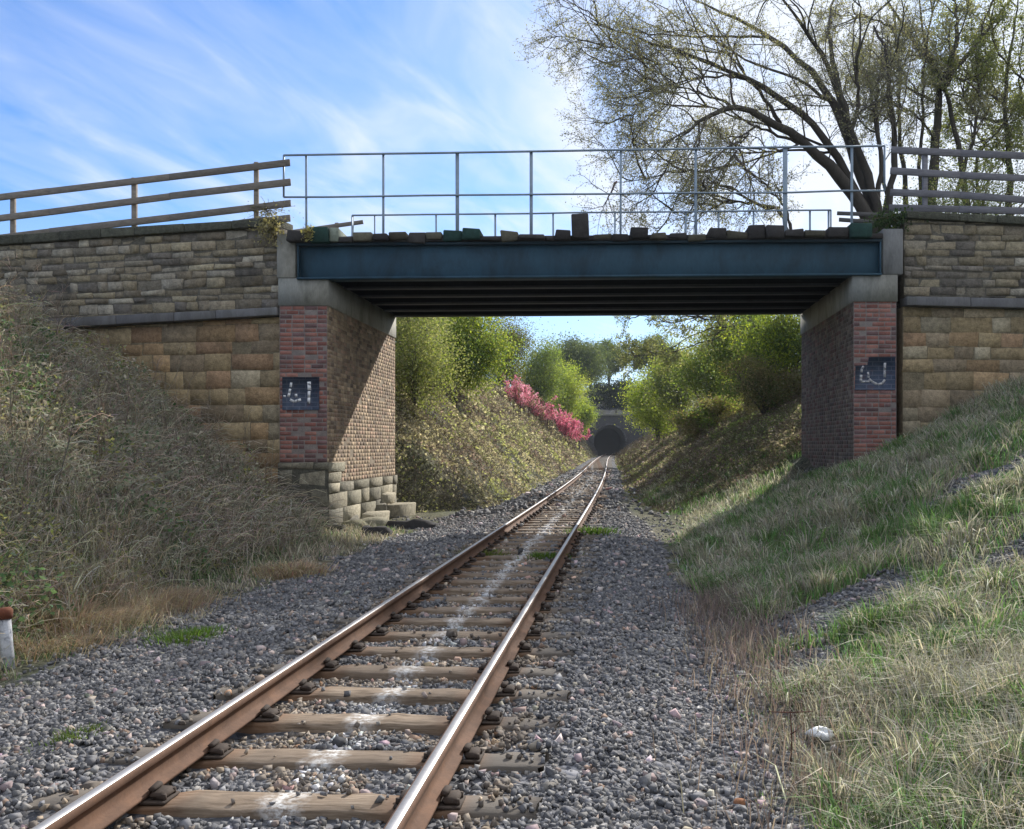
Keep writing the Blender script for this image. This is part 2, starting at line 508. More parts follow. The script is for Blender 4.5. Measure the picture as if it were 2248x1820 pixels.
PATCH = []                      # gravel spills on the right bank: (x, y, rx, ry)
for (px, py, rx, ry) in ((2215, 1040, 1.4, 0.8), (2140, 1075, 0.9, 0.6), (1850, 1335, 0.9, 0.7), (1775, 1375, 0.9, 0.8), (1935, 1300, 0.5, 0.5), (2244, 1225, 0.5, 0.5), (1740, 1480, .5, .6)):
    h_ = hit(px, py)[0]; PATCH.append((h_[0], h_[1], rx, ry))


def patch_mask(X, D):
    m = np.zeros(np.shape(X))
    for (x, y, rx, ry) in PATCH:
        m = np.maximum(m, 1 - np.sqrt(((X - x) / rx) ** 2 + ((D - y) / ry) ** 2))
    return m + (fbm(X * 3, D * 3, 21) - .5) * .5


def ballast_mask(X, D):
    s = X - Xc(D); n = (fbm(X * 1.7, D * 1.7, 33) - 0.5) * 1.5
    l = np.interp(D, [0, 8, 20, 28, 31, 400], [3.45, 3.4, 3.25, 3.0, 2.3, 1.9])
    r = np.interp(D, [0, 5, 10, 15, 24, 30, 400], [2.85, 2.8, 3.0, 2.5, 2.2, 1.7, 1.6])
    return ((-s < l + n * .6) & (s < r + n * .35))


def build_ground():
    xs = np.unique(np.concatenate([np.arange(-14, 12, 0.25), np.arange(-60, -14, 2.0), np.arange(12, 60, 2.0), [-900, -500, -250, -120, 120, 250, 500, 900]]))
    ys = np.unique(np.concatenate([np.arange(-6, 34, 0.25), np.arange(34, 90, 1.0), np.arange(90, TD - 1, 4), [TD - .4, TD + .05, TD + .5, TD + 3], np.arange(TD + 6, 260, 8), [300, 450, 700, 1100], [-14, -30, -80, -200]]))
    X, Y = np.meshgrid(xs, ys)
    Z = gz(X, np.maximum(Y, 0))
    ny, nx = X.shape
    i = np.arange(nx - 1)[None, :] + (np.arange(ny - 1) * nx)[:, None]
    Q = np.stack([i, i + 1, i + nx + 1, i + nx], -1)
    xm = (X[:-1, :-1] + X[1:, 1:]) / 2; ym = (Y[:-1, :-1] + Y[1:, 1:]) / 2
    hole = (np.abs(xm - TX) < 4.1) & (ym > TD - .1) & (ym < TD + 0.52)       # the tunnel mouth
    Q = Q[~hole]
    bal = ballast_mask(X, Y) | (patch_mask(X, Y) > 0.15)
    n = fbm(X * .9, Y * .9, 12)[..., None]
    soil = np.array([0.17, 0.145, 0.105]) * (1 - n) + np.array([0.09, 0.11, 0.055]) * n
    C = np.where(bal[..., None], np.array([0.13, 0.13, 0.138]), soil)
    lime = np.clip(1 - np.abs(X - Xc(Y)) / 0.16, 0, 1)[..., None] * 0.5
    C = C * (1 - lime) + 0.4 * lime
    mb = MB().add(np.stack([X, Y, Z], -1).reshape(-1, 3), Q, None, C.reshape(-1, 3))
    tag(mb.build('ground', M['ground'], smooth=True), 'railway cutting of earth banks with a grey ballast bed along its floor', 'ground', kind='structure')


build_ground()

# ------------------------------------------------------------------ the track
track = thing('railway_track', 'single railway track with rusty rails on weathered timber sleepers leading to the tunnel', 'railway track', (0, 0, 0))
GAUGE2 = 0.7525
rail_prof = np.array([(-.036, -.006), (-.030, 0), (.030, 0), (.036, -.006), (.036, -.036), (.026, -.046), (.010, -.052), (.008, -.085), (.009, -.118), (.022, -.132), (.068, -.143), (.070, -.159), (-.070, -.159), (-.068, -.143), (-.022, -.132), (-.009, -.118), (-.008, -.085), (-.010, -.052), (-.026, -.046), (-.036, -.036)])


def sweep(mb, prof, side, Ds, c, dz=0.0):
    n = len(prof); K = len(Ds)
    cx = Xc(Ds); t = unit(np.stack([np.gradient(cx, Ds), np.ones(K)], 1)); nx, ny = t[:, 1], -t[:, 0]
    V = np.zeros((K, n, 3))
    V[..., 0] = cx[:, None] + nx[:, None] * (side * GAUGE2 + prof[None, :, 0])
    V[..., 1] = Ds[:, None] + ny[:, None] * (side * GAUGE2 + prof[None, :, 0])
    V[..., 2] = prof[None, :, 1] + dz
    k = (np.arange(K - 1) * n)[:, None]; j = np.arange(n)[None, :]; j2 = (j + 1) % n
    mb.add(V.reshape(-1, 3), np.stack([k + j, k + j2, k + n + j2, k + n + j], -1).reshape(-1, 4), None, c)
    return mb


Ds = np.concatenate([np.arange(-6, 40, 0.8), np.arange(40, TD + 30, 4.0)])
for side in (-1, 1):
    r_ = sweep(MB(), rail_prof, side, Ds, (0.125, 0.070, 0.045)).build('rail', M['rust'], track)
    top = np.array([(-.0270, -.003), (-.024, .0025), (.024, .0025), (.0270, -.003)])
    sweep(MB(), top, side, Ds, (0.50, 0.48, 0.46)).build('running_surface', M['railtop'], r_)

sl_meshes = []
for kk in range(5):
    mb = MB()
    nxs = np.linspace(-1.29, 1.29, 27)
    prof = np.array([(-.125, -.13), (-.125, -.012), (-.113, 0), (0, .003), (.113, 0), (.125, -.012), (.125, -.13)])
    V = np.zeros((27, 7, 3)); V[..., 0] = nxs[:, None]; V[..., 1] = prof[None, :, 0]; V[..., 2] = prof[None, :, 1]
    V[:, 1:6, 2] += R.normal(0, .0035, (27, 5)) - 0.012 * np.exp(-((np.abs(nxs[:, None]) - .75) / .16) ** 2)
    V[:, :, 1] += R.normal(0, .003, (27, 7)); V[0, :, 0] += R.normal(0, .02, 7); V[-1, :, 0] += R.normal(0, .02, 7)
    i = (np.arange(26) * 7)[:, None] + np.arange(6)[None, :]
    q = np.stack([i, i + 7, i + 8, i + 1], -1).reshape(-1, 4)
    e = [[0, 1, 2], [0, 2, 3], [0, 3, 4], [0, 4, 5], [0, 5, 6]]; e2 = [[182 + a for a in t[::-1]] for t in e]
    mb.add(V.reshape(-1, 3), q[:, ::-1], e + e2)
    sl_meshes.append(mb)


def chair_mb(sgn):
    mb = MB(); c = (0.05, 0.036, 0.028)
    x = sgn * GAUGE2
    cbox(mb, (x - .17, -.085, -.004), (x + .17, .085, .014), .006, c)
    for d in (-1, 1):
        cbox(mb, (x + d * .115 - .042, -.065, .012), (x + d * .115 + .042, .065, .052), .016, c, jit=.002)
        cbox(mb, (x + d * .085 - .02, -.05, .05), (x + d * .085 + .02, .05, .078), .010, c, jit=.002)
        for yb in (-.05, .05):
            rod(mb, [(x + d * .15, yb, .01), (x + d * .15, yb, .042)], .014, 6, c)
    return mb


SP, D0 = 0.71, 4.785
protos = []
Dk = [D0 + SP * k for k in range(-10, 262)]
vis = [d for d in Dk if d < D0 + SP * 95]
chair_proto = {}
for n_, d in enumerate(vis):
    v_ = random.randrange(5)
    yaw = math.atan2(float(Xc(d + .5) - Xc(d - .5)), 1.0)
    if v_ >= len(protos) or all(p[0] != v_ for p in protos):
        o = sl_meshes[v_].build('sleeper', M['sleeper'], track); protos.append((v_, o))
    else:
        o = [p[1] for p in protos if p[0] == v_][0].copy(); COL.objects.link(o); o.parent = track
    o.location = (float(Xc(d)) + random.gauss(0, .02), d + random.gauss(0, .012), -0.184)
    o.rotation_euler = (0, random.gauss(0, .002), -yaw + random.gauss(0, .006))
    if n_ < 50:
        for sg in (-1, 1):
            if sg not in chair_proto:
                c_ = chair_mb(sg).build('rail_chair', M['iron'], o); chair_proto[sg] = c_
            else:
                c_ = chair_proto[sg].copy(); COL.objects.link(c_); c_.parent = o
far_mb = MB(); farc = MB()
for d in Dk:
    if d >= D0 + SP * 95 and d < TD + 8:
        cbox(far_mb, (float(Xc(d)) - 1.28, d - .125, -.31), (float(Xc(d)) + 1.28, d + .125, -.178), .01)
tag(far_mb.build('sleeper', M['sleeper'], track), kind='stuff')

# ------------------------------------------------------------------ ballast
ico_v12 = np.array([(0, 0, 1), (.894, 0, .447), (.276, .851, .447), (-.724, .526, .447), (-.724, -.526, .447), (.276, -.851, .447), (.724, .526, -.447), (-.276, .851, -.447), (-.894, 0, -.447), (-.276, -.851, -.447), (.724, -.526, -.447), (0, 0, -1)])
ico_f20 = np.array([(0, 1, 2), (0, 2, 3), (0, 3, 4), (0, 4, 5), (0, 5, 1), (1, 6, 2), (2, 7, 3), (3, 8, 4), (4, 9, 5), (5, 10, 1), (1, 10, 6), (2, 6, 7), (3, 7, 8), (4, 8, 9), (5, 9, 10), (6, 11, 7), (7, 11, 8), (8, 11, 9), (9, 11, 10), (10, 11, 6)])

ico_v = np.array([(x, y, z) for z in (-1, 1) for y in (-1, 1) for x in (-1, 1)]) * .72
ico_f = np.array([(0, 2, 3), (0, 3, 1), (4, 5, 7), (4, 7, 6), (0, 1, 5), (0, 5, 4), (2, 6, 7), (2, 7, 3), (0, 4, 6), (0, 6, 2), (1, 3, 7), (1, 7, 5)])


def stones(mb, P, r, col):
    N = len(P)
    V = np.tile(ico_v, (N, 1, 1)) + np.clip(R.normal(0, .27, (N, 8, 3)), -.5, .5)
    V *= R.uniform(.45, 1.3, (N, 1, 3)) * r[:, None, None]
    a, b = R.uniform(0, 2 * np.pi, N), R.uniform(-1.2, 1.2, N)
    ca, sa, cb, sb = np.cos(a), np.sin(a), np.cos(b), np.sin(b)
    Rm = np.stack([np.stack([ca, -sa * cb, sa * sb], -1), np.stack([sa, ca * cb, -ca * sb], -1), np.stack([0 * a, sb, cb], -1)], 1)
    V = np.einsum('nij,nkj->nki', Rm, V) + P[:, None, :]
    mb.add(V.reshape(-1, 3), None, (ico_f[None] + (np.arange(N) * 8)[:, None, None]).reshape(-1, 3), np.repeat(col, 8, 0))


def stone_cols(N):
    pal = np.array([(.115, .117, .128), (.145, .146, .155), (.175, .174, .176), (.09, .092, .10), (.20, .19, .18), (.23, .19, .175), (.30, .29, .28), (.20, .145, .115)])
    p = np.array([.28, .28, .17, .14, .06, .035, .02, .015]); i = R.choice(len(pal), N, p=p)
    return np.clip(pal[i] * 1.22 * np.array([1.0, .98, .94]) * np.exp(R.normal(0, .22, (N, 1))), .02, .8)


def build_ballast():
    mb = MB()
    Dv = np.array(Dk)
    for (d0, d1, dens, r0, r1) in ((2.6, 8, 1150, .010, .023), (8, 14, 720, .013, .026), (14, 26, 260, .018, .036), (26, 70, 34, .045, .08)):
        x0, x1 = (-7, 9) if d1 < 27 else (-4, 5)
        N = int((x1 - x0) * (d1 - d0) * dens)
        X, Y = R.uniform(x0, x1, N), R.uniform(d0, d1, N)
        s = X - Xc(Y)
        k = (ballast_mask(X, Y) | ((patch_mask(X, Y) > .12) & (s > 0)))
        edge = (~k) & (R.uniform(size=N) < .10) & (-s < 4.6) & (s < 3.5)      # strays at the edge
        k |= edge
        # off the sleepers and the rails
        j = np.abs(((Y - D0) / SP) - np.round((Y - D0) / SP)) * SP
        onsl = (j < .125 + .022) & (np.abs(s) < 1.30)
        k &= ~(onsl & (R.uniform(size=N) > np.where(np.abs(s) > .98, np.clip((np.abs(s) - .9) * .9, .05, .35), .02)))
        k &= ~((np.abs(np.abs(s) - GAUGE2) < .10) & (R.uniform(size=N) > .35))
        X, Y, s, onsl = X[k], Y[k], s[k], onsl[k]; n = len(X)
        big_ = R.uniform(size=n) < .035
        r = R.uniform(r0, r1, n) * np.where(big_, 1.6, 1.0)
        z = gz(X, Y) + r * R.uniform(-.2, .55, n)
        z = np.where(onsl, -.178 + r * .4, z)
        z = np.where((np.abs(np.abs(s) - GAUGE2) < .12) & ~onsl, np.minimum(z, -.165 - r), z)
        c = stone_cols(n)
        pk = big_ & (R.uniform(size=n) < .5); c[pk] = tint((.36, .30, .28), pk.sum(), .2, .06)
        lime = (R.uniform(size=n) < 0.5 * np.clip(1 - np.abs(s + .03 * np.sin(Y * 7)) / .22, 0, 1))
        c[lime] = tint((.42, .42, .42), lime.sum(), .3, .02)
        brown = (np.abs(s) < 1.15) & (fbm(X * 2, Y * 2, 44) > .5) & ~lime
        c[brown] *= np.array([1.22, 1.05, .86])
        stones(mb, np.stack([X, Y, z], 1), r, c)
    tag(mb.build('ballast_gravel', M['rock']), 'loose grey ballast stones with a few pink and tan ones around the track', 'gravel', kind='stuff')


build_ballast()

# ------------------------------------------------------------------ masonry


def masonry(mb, o, ud, nrm, L, zb, zt, hr, wr, colf, mortar, gap=.014, bev=.012, prot=(0.0, .02), jit=.0, rough=0.0, bond=False):
    o, ud, nrm = np.array(o, float), np.array(ud, float), np.array(nrm, float)
    us = np.linspace(0, L, max(2, int(L / .5)))
    zmin, zmax = min(zb(u) for u in us), max(zt(u) for u in us)

    def P(u, z, d):
        p = o + ud * u + nrm * d
        return (p[0], p[1], z)
    V = [P(u, zb(u), 0) for u in us] + [P(u, zt(u), 0) for u in us]; n = len(us)
    flip = np.dot(np.cross(ud, (0, 0, 1)), nrm) < 0
    Q = [[i, i + 1, n + i + 1, n + i] for i in range(n - 1)]
    if flip: Q = [q[::-1] for q in Q]
    mb.add(V, Q, None, mortar)
    z, row = zmin, 0
    while z < zmax:
        h = random.uniform(*hr); u = -random.uniform(0, wr[0]) if not bond else -(row % 2) * wr[0] * .5
        while u < L:
            w = random.uniform(*wr)
            if bond and row % 2: w *= random.choice((1, 1, .5))
            a0, a1 = max(u, 0) + gap / 2, min(u + w, L) - gap / 2
            u += w
            if a1 - a0 < .035: continue
            zz = [max(z + gap / 2, zb(a0)), max(z + gap / 2, zb(a1)), min(z + h - gap / 2, zt(a1)), min(z + h - gap / 2, zt(a0))]
            if zz[3] - zz[0] < .02 or zz[2] - zz[1] < .02: continue
            uu = [a0, a1, a1, a0]
            j = [(random.gauss(0, jit), random.gauss(0, jit)) for _ in range(4)] if jit else [(0, 0)] * 4
            pd = random.uniform(*prot)
            b = min(bev, .3 * (a1 - a0), .3 * (zz[3] - zz[0]))
            cu, cz = (a0 + a1) / 2, sum(zz) / 4
            out = [P(uu[i] + j[i][0], zz[i] + j[i][1], -.004) for i in range(4)]
            ins = [P(uu[i] + j[i][0] + (b if uu[i] < cu else -b), zz[i] + j[i][1] + (b if i < 2 else -b), pd + bev * .6 + random.gauss(0, rough * .4)) for i in range(4)]
            ctr = P(cu + random.gauss(0, .06) * (a1 - a0), cz, pd + bev * .6 + abs(random.gauss(0, rough)))
            f = [[i, (i + 1) % 4, 4 + (i + 1) % 4, 4 + i] for i in range(4)]
            t = [[4 + i, 4 + (i + 1) % 4, 8] for i in range(4)]
            if flip: f = [q[::-1] for q in f]; t = [q[::-1] for q in t]
            mb.add(out + ins + [ctr], f, t, colf())
        z += h; row += 1
    return mb


def pick(*cs, v=.16):
    def f():
        c = np.array(random.choice(cs)); return np.clip(c * math.exp(random.gauss(0, v)), .01, .8)
    return f


red_brick = pick((.27, .120, .092), (.235, .10, .080), (.30, .145, .112), (.21, .112, .10), (.16, .095, .09), v=.14)
brown_brick = pick((.36, .265, .175), (.31, .225, .15), (.40, .30, .20), (.22, .16, .115), (.35, .235, .165), v=.17)
dark_stone = pick((.24, .20, .14), (.27, .225, .15), (.205, .172, .125), (.165, .145, .12), (.29, .245, .165), (.235, .205, .155), (.36, .32, .25), v=.18)
tan_stone = pick((.39, .295, .165), (.35, .265, .15), (.42, .325, .19), (.39, .265, .145), (.31, .24, .155), (.37, .24, .14), (.40, .335, .225), v=.16)
base_stone = pick((.26, .24, .18), (.20, .185, .145), (.30, .27, .20), v=.16)

DB0, DB1 = 21.0, 27.2           # front and back of the bridge
TILT = 0.0073


def xin(side, D):               # inner faces of the abutments run along the track
    return (-5.96 if side < 0 else 5.88) + 0.0351 * (D - DB0)


td = np.array([0.0351, 1.0, 0]); td /= np.linalg.norm(td)
tn = np.array([td[1], -td[0], 0])    # to the right of the track


def prism(mb, pts, z0, z1, c=(1, 1, 1)):
    """vertical prism over an XY polygon given anticlockwise; z may be a callable of (x, y)"""
    n = len(pts)
    f0 = z0 if callable(z0) else (lambda x, y: z0); f1 = z1 if callable(z1) else (lambda x, y: z1)
    V = [(x, y, f0(x, y)) for x, y in pts] + [(x, y, f1(x, y)) for x, y in pts]
    Q = [[i, (i + 1) % n, n + (i + 1) % n, n + i] for i in range(n)]
    T = [[0, i + 1, i] for i in range(1, n - 1)] + [[n, n + i, n + i + 1] for i in range(1, n - 1)]
    mb.add(V, Q, T, c)
    return mb


def abutment(side):
    lab = ('left-hand brick bridge abutment, partly sunlit inside, on a mossy stone footing' if side < 0 else
           'right-hand brick bridge abutment in full shade, its foot buried in the grassy bank')
    A = thing('abutment', lab, 'abutment', (-6.5 if side < 0 else 6.4, DB0, -.3), 'abutments of the road bridge')
    Lf = (DB1 - DB0) / td[1]
    xo = -7.03 if side < 0 else 6.84          # outer edge of the front face
    xi0, xi1 = xin(side, DB0), xin(side, DB1)
    zc0, zc1 = (4.80, 5.41) if side < 0 else (4.89, 5.49)
    zs = 1.27
    # front brick face
    x0, x1 = (xo, xi0) if side < 0 else (xi0, xo)
    mb = masonry(MB(), (x0, DB0, 0), (1, 0, 0), (0, -1, 0), x1 - x0, lambda u: zs if side < 0 else -.4, lambda u: zc0, (.098, .104), (.27, .29), red_brick, (.23, .195, .175), gap=.018, bev=.004, prot=(-.003, .004), bond=True)
    # solid core behind the brick skins
    core = [(xo, DB0 + .03), (xi0 - side * -.03, DB0 + .03), (xi1 - side * -.03, DB1), (xo, DB1)]
    if side < 0: core = [(xo, DB0 + .03), (xi0 - .03, DB0 + .03), (xi1 - .03, DB1 - .03), (xo, DB1 - .03)]
    else: core = [(xi0 + .03, DB0 + .03), (xo, DB0 + .03), (xo, DB1 - .03), (xi1 + .03, DB1 - .03)]
    prism(mb, core, .83 if side < 0 else -.6, zc0 - .003, (.16, .11, .09))
    mb.build('brick_pier', M['brick'], A)
    # brick soldier face under the deck
    nr = tn if side < 0 else -tn
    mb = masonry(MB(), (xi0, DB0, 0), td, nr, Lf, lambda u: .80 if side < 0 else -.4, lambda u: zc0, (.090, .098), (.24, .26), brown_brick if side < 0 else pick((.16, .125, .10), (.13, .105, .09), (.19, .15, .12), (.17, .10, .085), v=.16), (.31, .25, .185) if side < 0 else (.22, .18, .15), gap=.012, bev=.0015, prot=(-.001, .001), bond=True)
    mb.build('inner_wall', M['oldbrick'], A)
    # concrete bearing shelf
    mb = MB()
    if side < 0: cap = [(xo - .02, DB0 - .03), (xi0 + .03, DB0 - .03), (xi1 + .03, DB1 + .02), (xo - .02, DB1 + .02)]
    else: cap = [(xi0 - .03, DB0 - .03), (xo + .02, DB0 - .03), (xo + .02, DB1 + .02), (xi1 - .03, DB1 + .02)]
    prism(mb, cap, zc0, zc1, (.28, .275, .24))
    mb.build('bearing_shelf', M['concrete'], A)
    # upstand behind the girder ends
    mb = MB()
    if side < 0: cbox(mb, (-7.08, DB0 - .05, zc1 + .003), (-6.66, DB1, 6.42), .02, (.28, .27, .235))
    else: cbox(mb, (6.52, DB0 - .05, zc1 + .003), (6.98, DB1, 6.52), .02, (.20, .20, .195))
    mb.build('end_wall', M['concrete'], A)
    if side < 0:      # stone footing in three courses, stepping out and crumbling towards the back
        mb = MB()
        zs_ = lambda u: zs
        masonry(mb, np.array([xi0, DB0, 0]) + tn * .04, td, tn, Lf, lambda u: -.6, lambda u: .795, (.36, .48), (.6, 1.5), base_stone, (.13, .12, .085), gap=.014, bev=.006, prot=(.0, .03), jit=.014, rough=.003)
        masonry(mb, (xo - .03, DB0 - .03, 0), (1, 0, 0), (0, -1, 0), xi0 - xo + .07, lambda u: -.6, zs_, (.40, .46), (.9, 1.3), lambda: base_stone() * .72, (.10, .095, .075), gap=.018, bev=.012, prot=(-.01, .03), jit=.015, rough=.015)
        prism(mb, [(xo, DB0 + .02), (xi0, DB0 + .02), (xi1, DB1 - .02), (xo, DB1 - .02)], -.6, .79, (.2, .18, .13))
        for (z0_, z1_, l_) in ((.803, 1.035, .95), (1.045, 1.262, 1.25)):
            cbox(mb, (0, -.3, z0_), (l_, .035, z1_), .01, base_stone(), frame_xf((xi0, DB0 + .003, 0), td, tn, (0, 0, 1)), jit=.006)
        for (u, w, z0_, z1_, pr, rt) in ((2.5, 1.1, -.5, -.06, .34, .12), (3.9, .7, -.5, .10, .26, -.2), (4.8, 1.2, -.5, .02, .46, .1), (4.5, .8, .05, .33, .10, .05), (1.4, .6, -.5, -.12, .2, -.1)):
            p0 = np.array([xi0, DB0, 0]) + td * u + tn * .05
            e1, e2 = td * math.cos(rt) + tn * math.sin(rt), tn * math.cos(rt) - td * math.sin(rt)
            cbox(mb, (0, -.4, z0_), (w, pr, z1_), .025, base_stone(), frame_xf(p0, e1, e2, (0, 0, 1)), jit=.045)
        mb.build('stone_footing', M['stone'], A)
    # painted bridge number on a dark blue patch, flaking away
    if side < 0:
        z_, ox, oy, sc = 10.85, 600, 780, 10.85
        patch = [(215, 520), (1090, 520), (1090, 1300), (215, 1300)]
        strokes = [([(430, 650), (415, 760)], 55), ([(405, 800), (385, 900), (360, 990)], 60), ([(300, 975), (240, 970)], 45), ([(540, 920), (550, 1000)], 60),
                   ([(400, 1055), (500, 1105), (570, 1080), (660, 1055)], 60), ([(850, 630), (855, 700), (862, 830)], 85), ([(855, 850), (850, 1010), (845, 1150)], 66)]
    else:
        ox, oy, sc = 1860, 760, 14.47
        patch = [(700, 340), (1530, 330), (1530, 1390), (240, 1390), (270, 620), (640, 600)]
        strokes = [([(520, 640), (460, 720), (450, 830)], 75), ([(440, 910), (430, 1030), (430, 1130)], 80), ([(430, 1130), (560, 1125), (720, 1120)], 60), ([(655, 820), (665, 930), (680, 1010)], 65),
                   ([(1195, 530), (1190, 760), (1185, 990)], 75), ([(690, 1040), (800, 1140), (960, 1215), (1110, 1180), (1190, 1060)], 70)]
    kD = (DB0 - .02) / F

    def pp(x, y, d): return ((ox + x / sc - CX) * kD, DB0 - d, CAMH + (CY - oy - y / sc) * kD)
    mb = MB(); n = len(patch)
    rng = [pp(x, y, .024) for x, y in patch]; bk = [pp(x, y, .002) for x, y in patch]
    T = [[0, i, i + 1] for i in range(1, n - 1)]
    if side > 0: T = [[0, 1, 2], [0, 2, 5], [5, 2, 3], [5, 3, 4]]
    mb.add(rng + bk, [[i, n + i, n + (i + 1) % n, (i + 1) % n] for i in range(n)], [t[::-1] for t in T], (.05, .066, .10))
    pn = mb.build('number_panel', M['paint'], A)
    mb = MB()
    for pts, w in strokes:
        for (a, b) in zip(pts[:-1], pts[1:]):
            a, b = np.array(a, float), np.array(b, float); d = b - a; d /= np.linalg.norm(d); nn = np.array([-d[1], d[0]]) * w / 2
            c4 = [a - nn, b - nn, b + nn, a + nn]
            mb.add([pp(*p, .029) for p in c4] + [pp(*p, .025) for p in c4], [[0, 1, 2, 3], [0, 4, 5, 1], [1, 5, 6, 2], [2, 6, 7, 3], [3, 7, 4, 0]], None, (.72, .72, .72) if side < 0 else (.50, .48, .47))
    mb.build('number', M['flake'], pn)
    return A


abutment(-1); abutment(1)


def zpx(py, D): return CAMH + (CY - py) / F * D


def wing_wall(side):
    lab = ('left-hand sandstone wing wall with dark stained parapet above a grey string course' if side < 0 else
           'right-hand sandstone wing wall rising from the grassy bank below the timber fence')
    Wg = thing('wing_wall', lab, 'wall', (-9 if side < 0 else 9, 21.5, 0), 'wing walls of the road bridge')
    if side < 0:
        rec = .2; o = np.array([-7.06, 21.12, 0]); ud = np.array([-1, rec, 0]); kx = math.hypot(1, rec); ud /= kx
        L = 14 * kx
        A_ = lambda u, ya, yb: None

        def lin(px0, py0, px1, py1):        # a straight edge of the wall seen in the photo -> height along the wall
            def ut(px):
                r = (px - CX) / F; return (-7.06 - 21.12 * r) / (1 + rec * r)
            t0, t1 = ut(px0), ut(px1)
            z0, z1 = zpx(py0, 21.12 + rec * t0), zpx(py1, 21.12 + rec * t1)
            return lambda u: z0 + (z1 - z0) * (u / kx - t0) / (t1 - t0)
        ct, cb_ = lin(590, 482, 0, 519), lin(590, 500, 0, 540)
        st, sb = lin(595, 677, 130, 700), lin(595, 695, 130, 722)
        nrm = np.array([-rec, -1, 0]); nrm /= np.linalg.norm(nrm)
    else:
        o = np.array([7.06, 21.12, 0]); ud = np.array([1.0, .05, 0]); ud /= np.linalg.norm(ud); L = 13; nrm = np.array([.05, -1, 0]); nrm /= np.linalg.norm(nrm)

        def lin(px0, py0, px1, py1):
            x0, x1 = (px0 - CX) / F * 21.3, (px1 - CX) / F * 21.3
            z0, z1 = zpx(py0, 21.3), zpx(py1, 21.3)
            return lambda u: z0 + (z1 - z0) * (u + 7.06 - x0) / (x1 - x0)
        ct, cb_ = lin(1988, 470, 2248, 479), lin(1988, 486, 2248, 497)
        st, sb = lin(1990, 655, 2248, 657), lin(1990, 675, 2248, 679)
    low = lambda u: -.8
    mb = masonry(MB(), o, ud, nrm, L, st, cb_, (.12, .24), (.22, .75), dark_stone, (.13, .118, .095), gap=.014, bev=.018, prot=(-.012, .045), jit=.014, rough=.02)
    back = o - nrm * .55
    poly = lambda a, b: [tuple((a)[:2]), tuple((a + ud * L)[:2]), tuple((b + ud * L)[:2]), tuple((b)[:2])]
    pts = poly(o - nrm * .02, back)
    if side < 0: pts = pts[::-1]
    uof = lambda x, y: float(np.dot(np.array([x, y, 0]) - np.array([o[0], o[1], 0]), ud))
    prism(mb, pts, lambda x, y: st(uof(x, y)), lambda x, y: cb_(uof(x, y)) - .004, (.1, .085, .065))
    mb.build('parapet', M['stone'], Wg)
    mb = masonry(MB(), o - nrm * .10, ud, nrm, L, low, sb, (.27, .44), (.40, 1.1) if side < 0 else (.4, 1.0), tan_stone, (.22, .18, .115), gap=.007, bev=.003, prot=(-.002, .008), jit=.014, rough=.0)
    pts = poly(o - nrm * .14, back)
    if side < 0: pts = pts[::-1]
    prism(mb, pts, -.8, lambda x, y: sb(uof(x, y)) - .004, (.14, .11, .07))
    mb.build('lower_wall', M['ashlar'], Wg)

    def strip(za, zb, front, backd, c, name, mat, seg):
        m_ = MB(); u = 0.0
        while u < L:
            u1 = min(u + random.uniform(*seg), L)
            a, b = u + .005, u1 - .005; j = random.uniform(-.008, .008)
            v = []
            for uu in (a, b):
                for d in (front + j, -backd):
                    p = o + ud * uu + nrm * d
                    v += [(p[0], p[1], za(uu) + .004), (p[0], p[1], zb(uu) - .004 - (.02 if d > 0 else 0) * 0 + j * .5)]
            q = [[0, 4, 5, 1], [1, 5, 7, 3], [3, 7, 6, 2], [2, 6, 4, 0], [0, 1, 3, 2], [4, 6, 7, 5]]
            if side > 0: pass
            else: q = [f[::-1] for f in q]
            m_.add(v, q, None, np.array(c) * math.exp(random.gauss(0, .14)))
            u = u1
        o_ = m_.build(name, mat, Wg)
        bv = o_.modifiers.new('bevel', 'BEVEL'); bv.width = .018; bv.segments = 2
    strip(sb, st, .14, .3, (.17, .165, .165), 'string_course', M['concrete'], (.9, 1.6))
    strip(cb_, lambda u: ct(u), .13, .6, (.085, .085, .062), 'coping', M['stone'], (.7, 1.3))
    return ct


ctL = wing_wall(-1); ctR = wing_wall(1)

# road on the approach embankments and over the deck (never seen from below)
mb = MB()
prism(mb, [(-21, 24.2), (-7.09, 21.75), (-7.09, 26.9), (-21, 28.5)], lambda x, y: 2.0, lambda x, y: 6.40 + .05 * (x + 7), (.09, .085, .08))
prism(mb, [(6.99, 21.75), (20, 22.2), (20, 28), (6.99, 26.9)], lambda x, y: 2.0, lambda x, y: 6.5 - .02 * (x - 7), (.09, .085, .08))
tag(mb.build('road', M['ground']), 'farm road leading over the bridge between its timber fences', 'road', kind='structure')

# ------------------------------------------------------------------ bridge deck
deck = thing('bridge_deck', 'teal painted steel girder deck of the road bridge with ragged timbers along its edge', 'bridge', (0, DB0, 5.4))
TEAL = (.030, .072, .105); DARK_STEEL = (.020, .022, .030)  # teal of the outer girder; near-black of the inner webs and deck plate
mb = MB()
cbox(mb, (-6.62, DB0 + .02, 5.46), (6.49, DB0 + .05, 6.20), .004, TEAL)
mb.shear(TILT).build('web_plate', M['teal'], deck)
mb = MB()
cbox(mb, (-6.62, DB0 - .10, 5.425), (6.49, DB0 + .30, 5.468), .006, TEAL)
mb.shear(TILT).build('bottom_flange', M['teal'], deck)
mb = MB()
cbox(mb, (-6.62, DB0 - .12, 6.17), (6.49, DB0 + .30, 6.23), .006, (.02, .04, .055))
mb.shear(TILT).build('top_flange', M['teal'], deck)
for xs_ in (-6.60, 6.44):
    mb = MB(); cbox(mb, (xs_, DB0 - .11, 5.47), (xs_ + .03, DB0 + .018, 6.168), .003, TEAL); mb.shear(TILT).build('end_stiffener', M['teal'], deck)
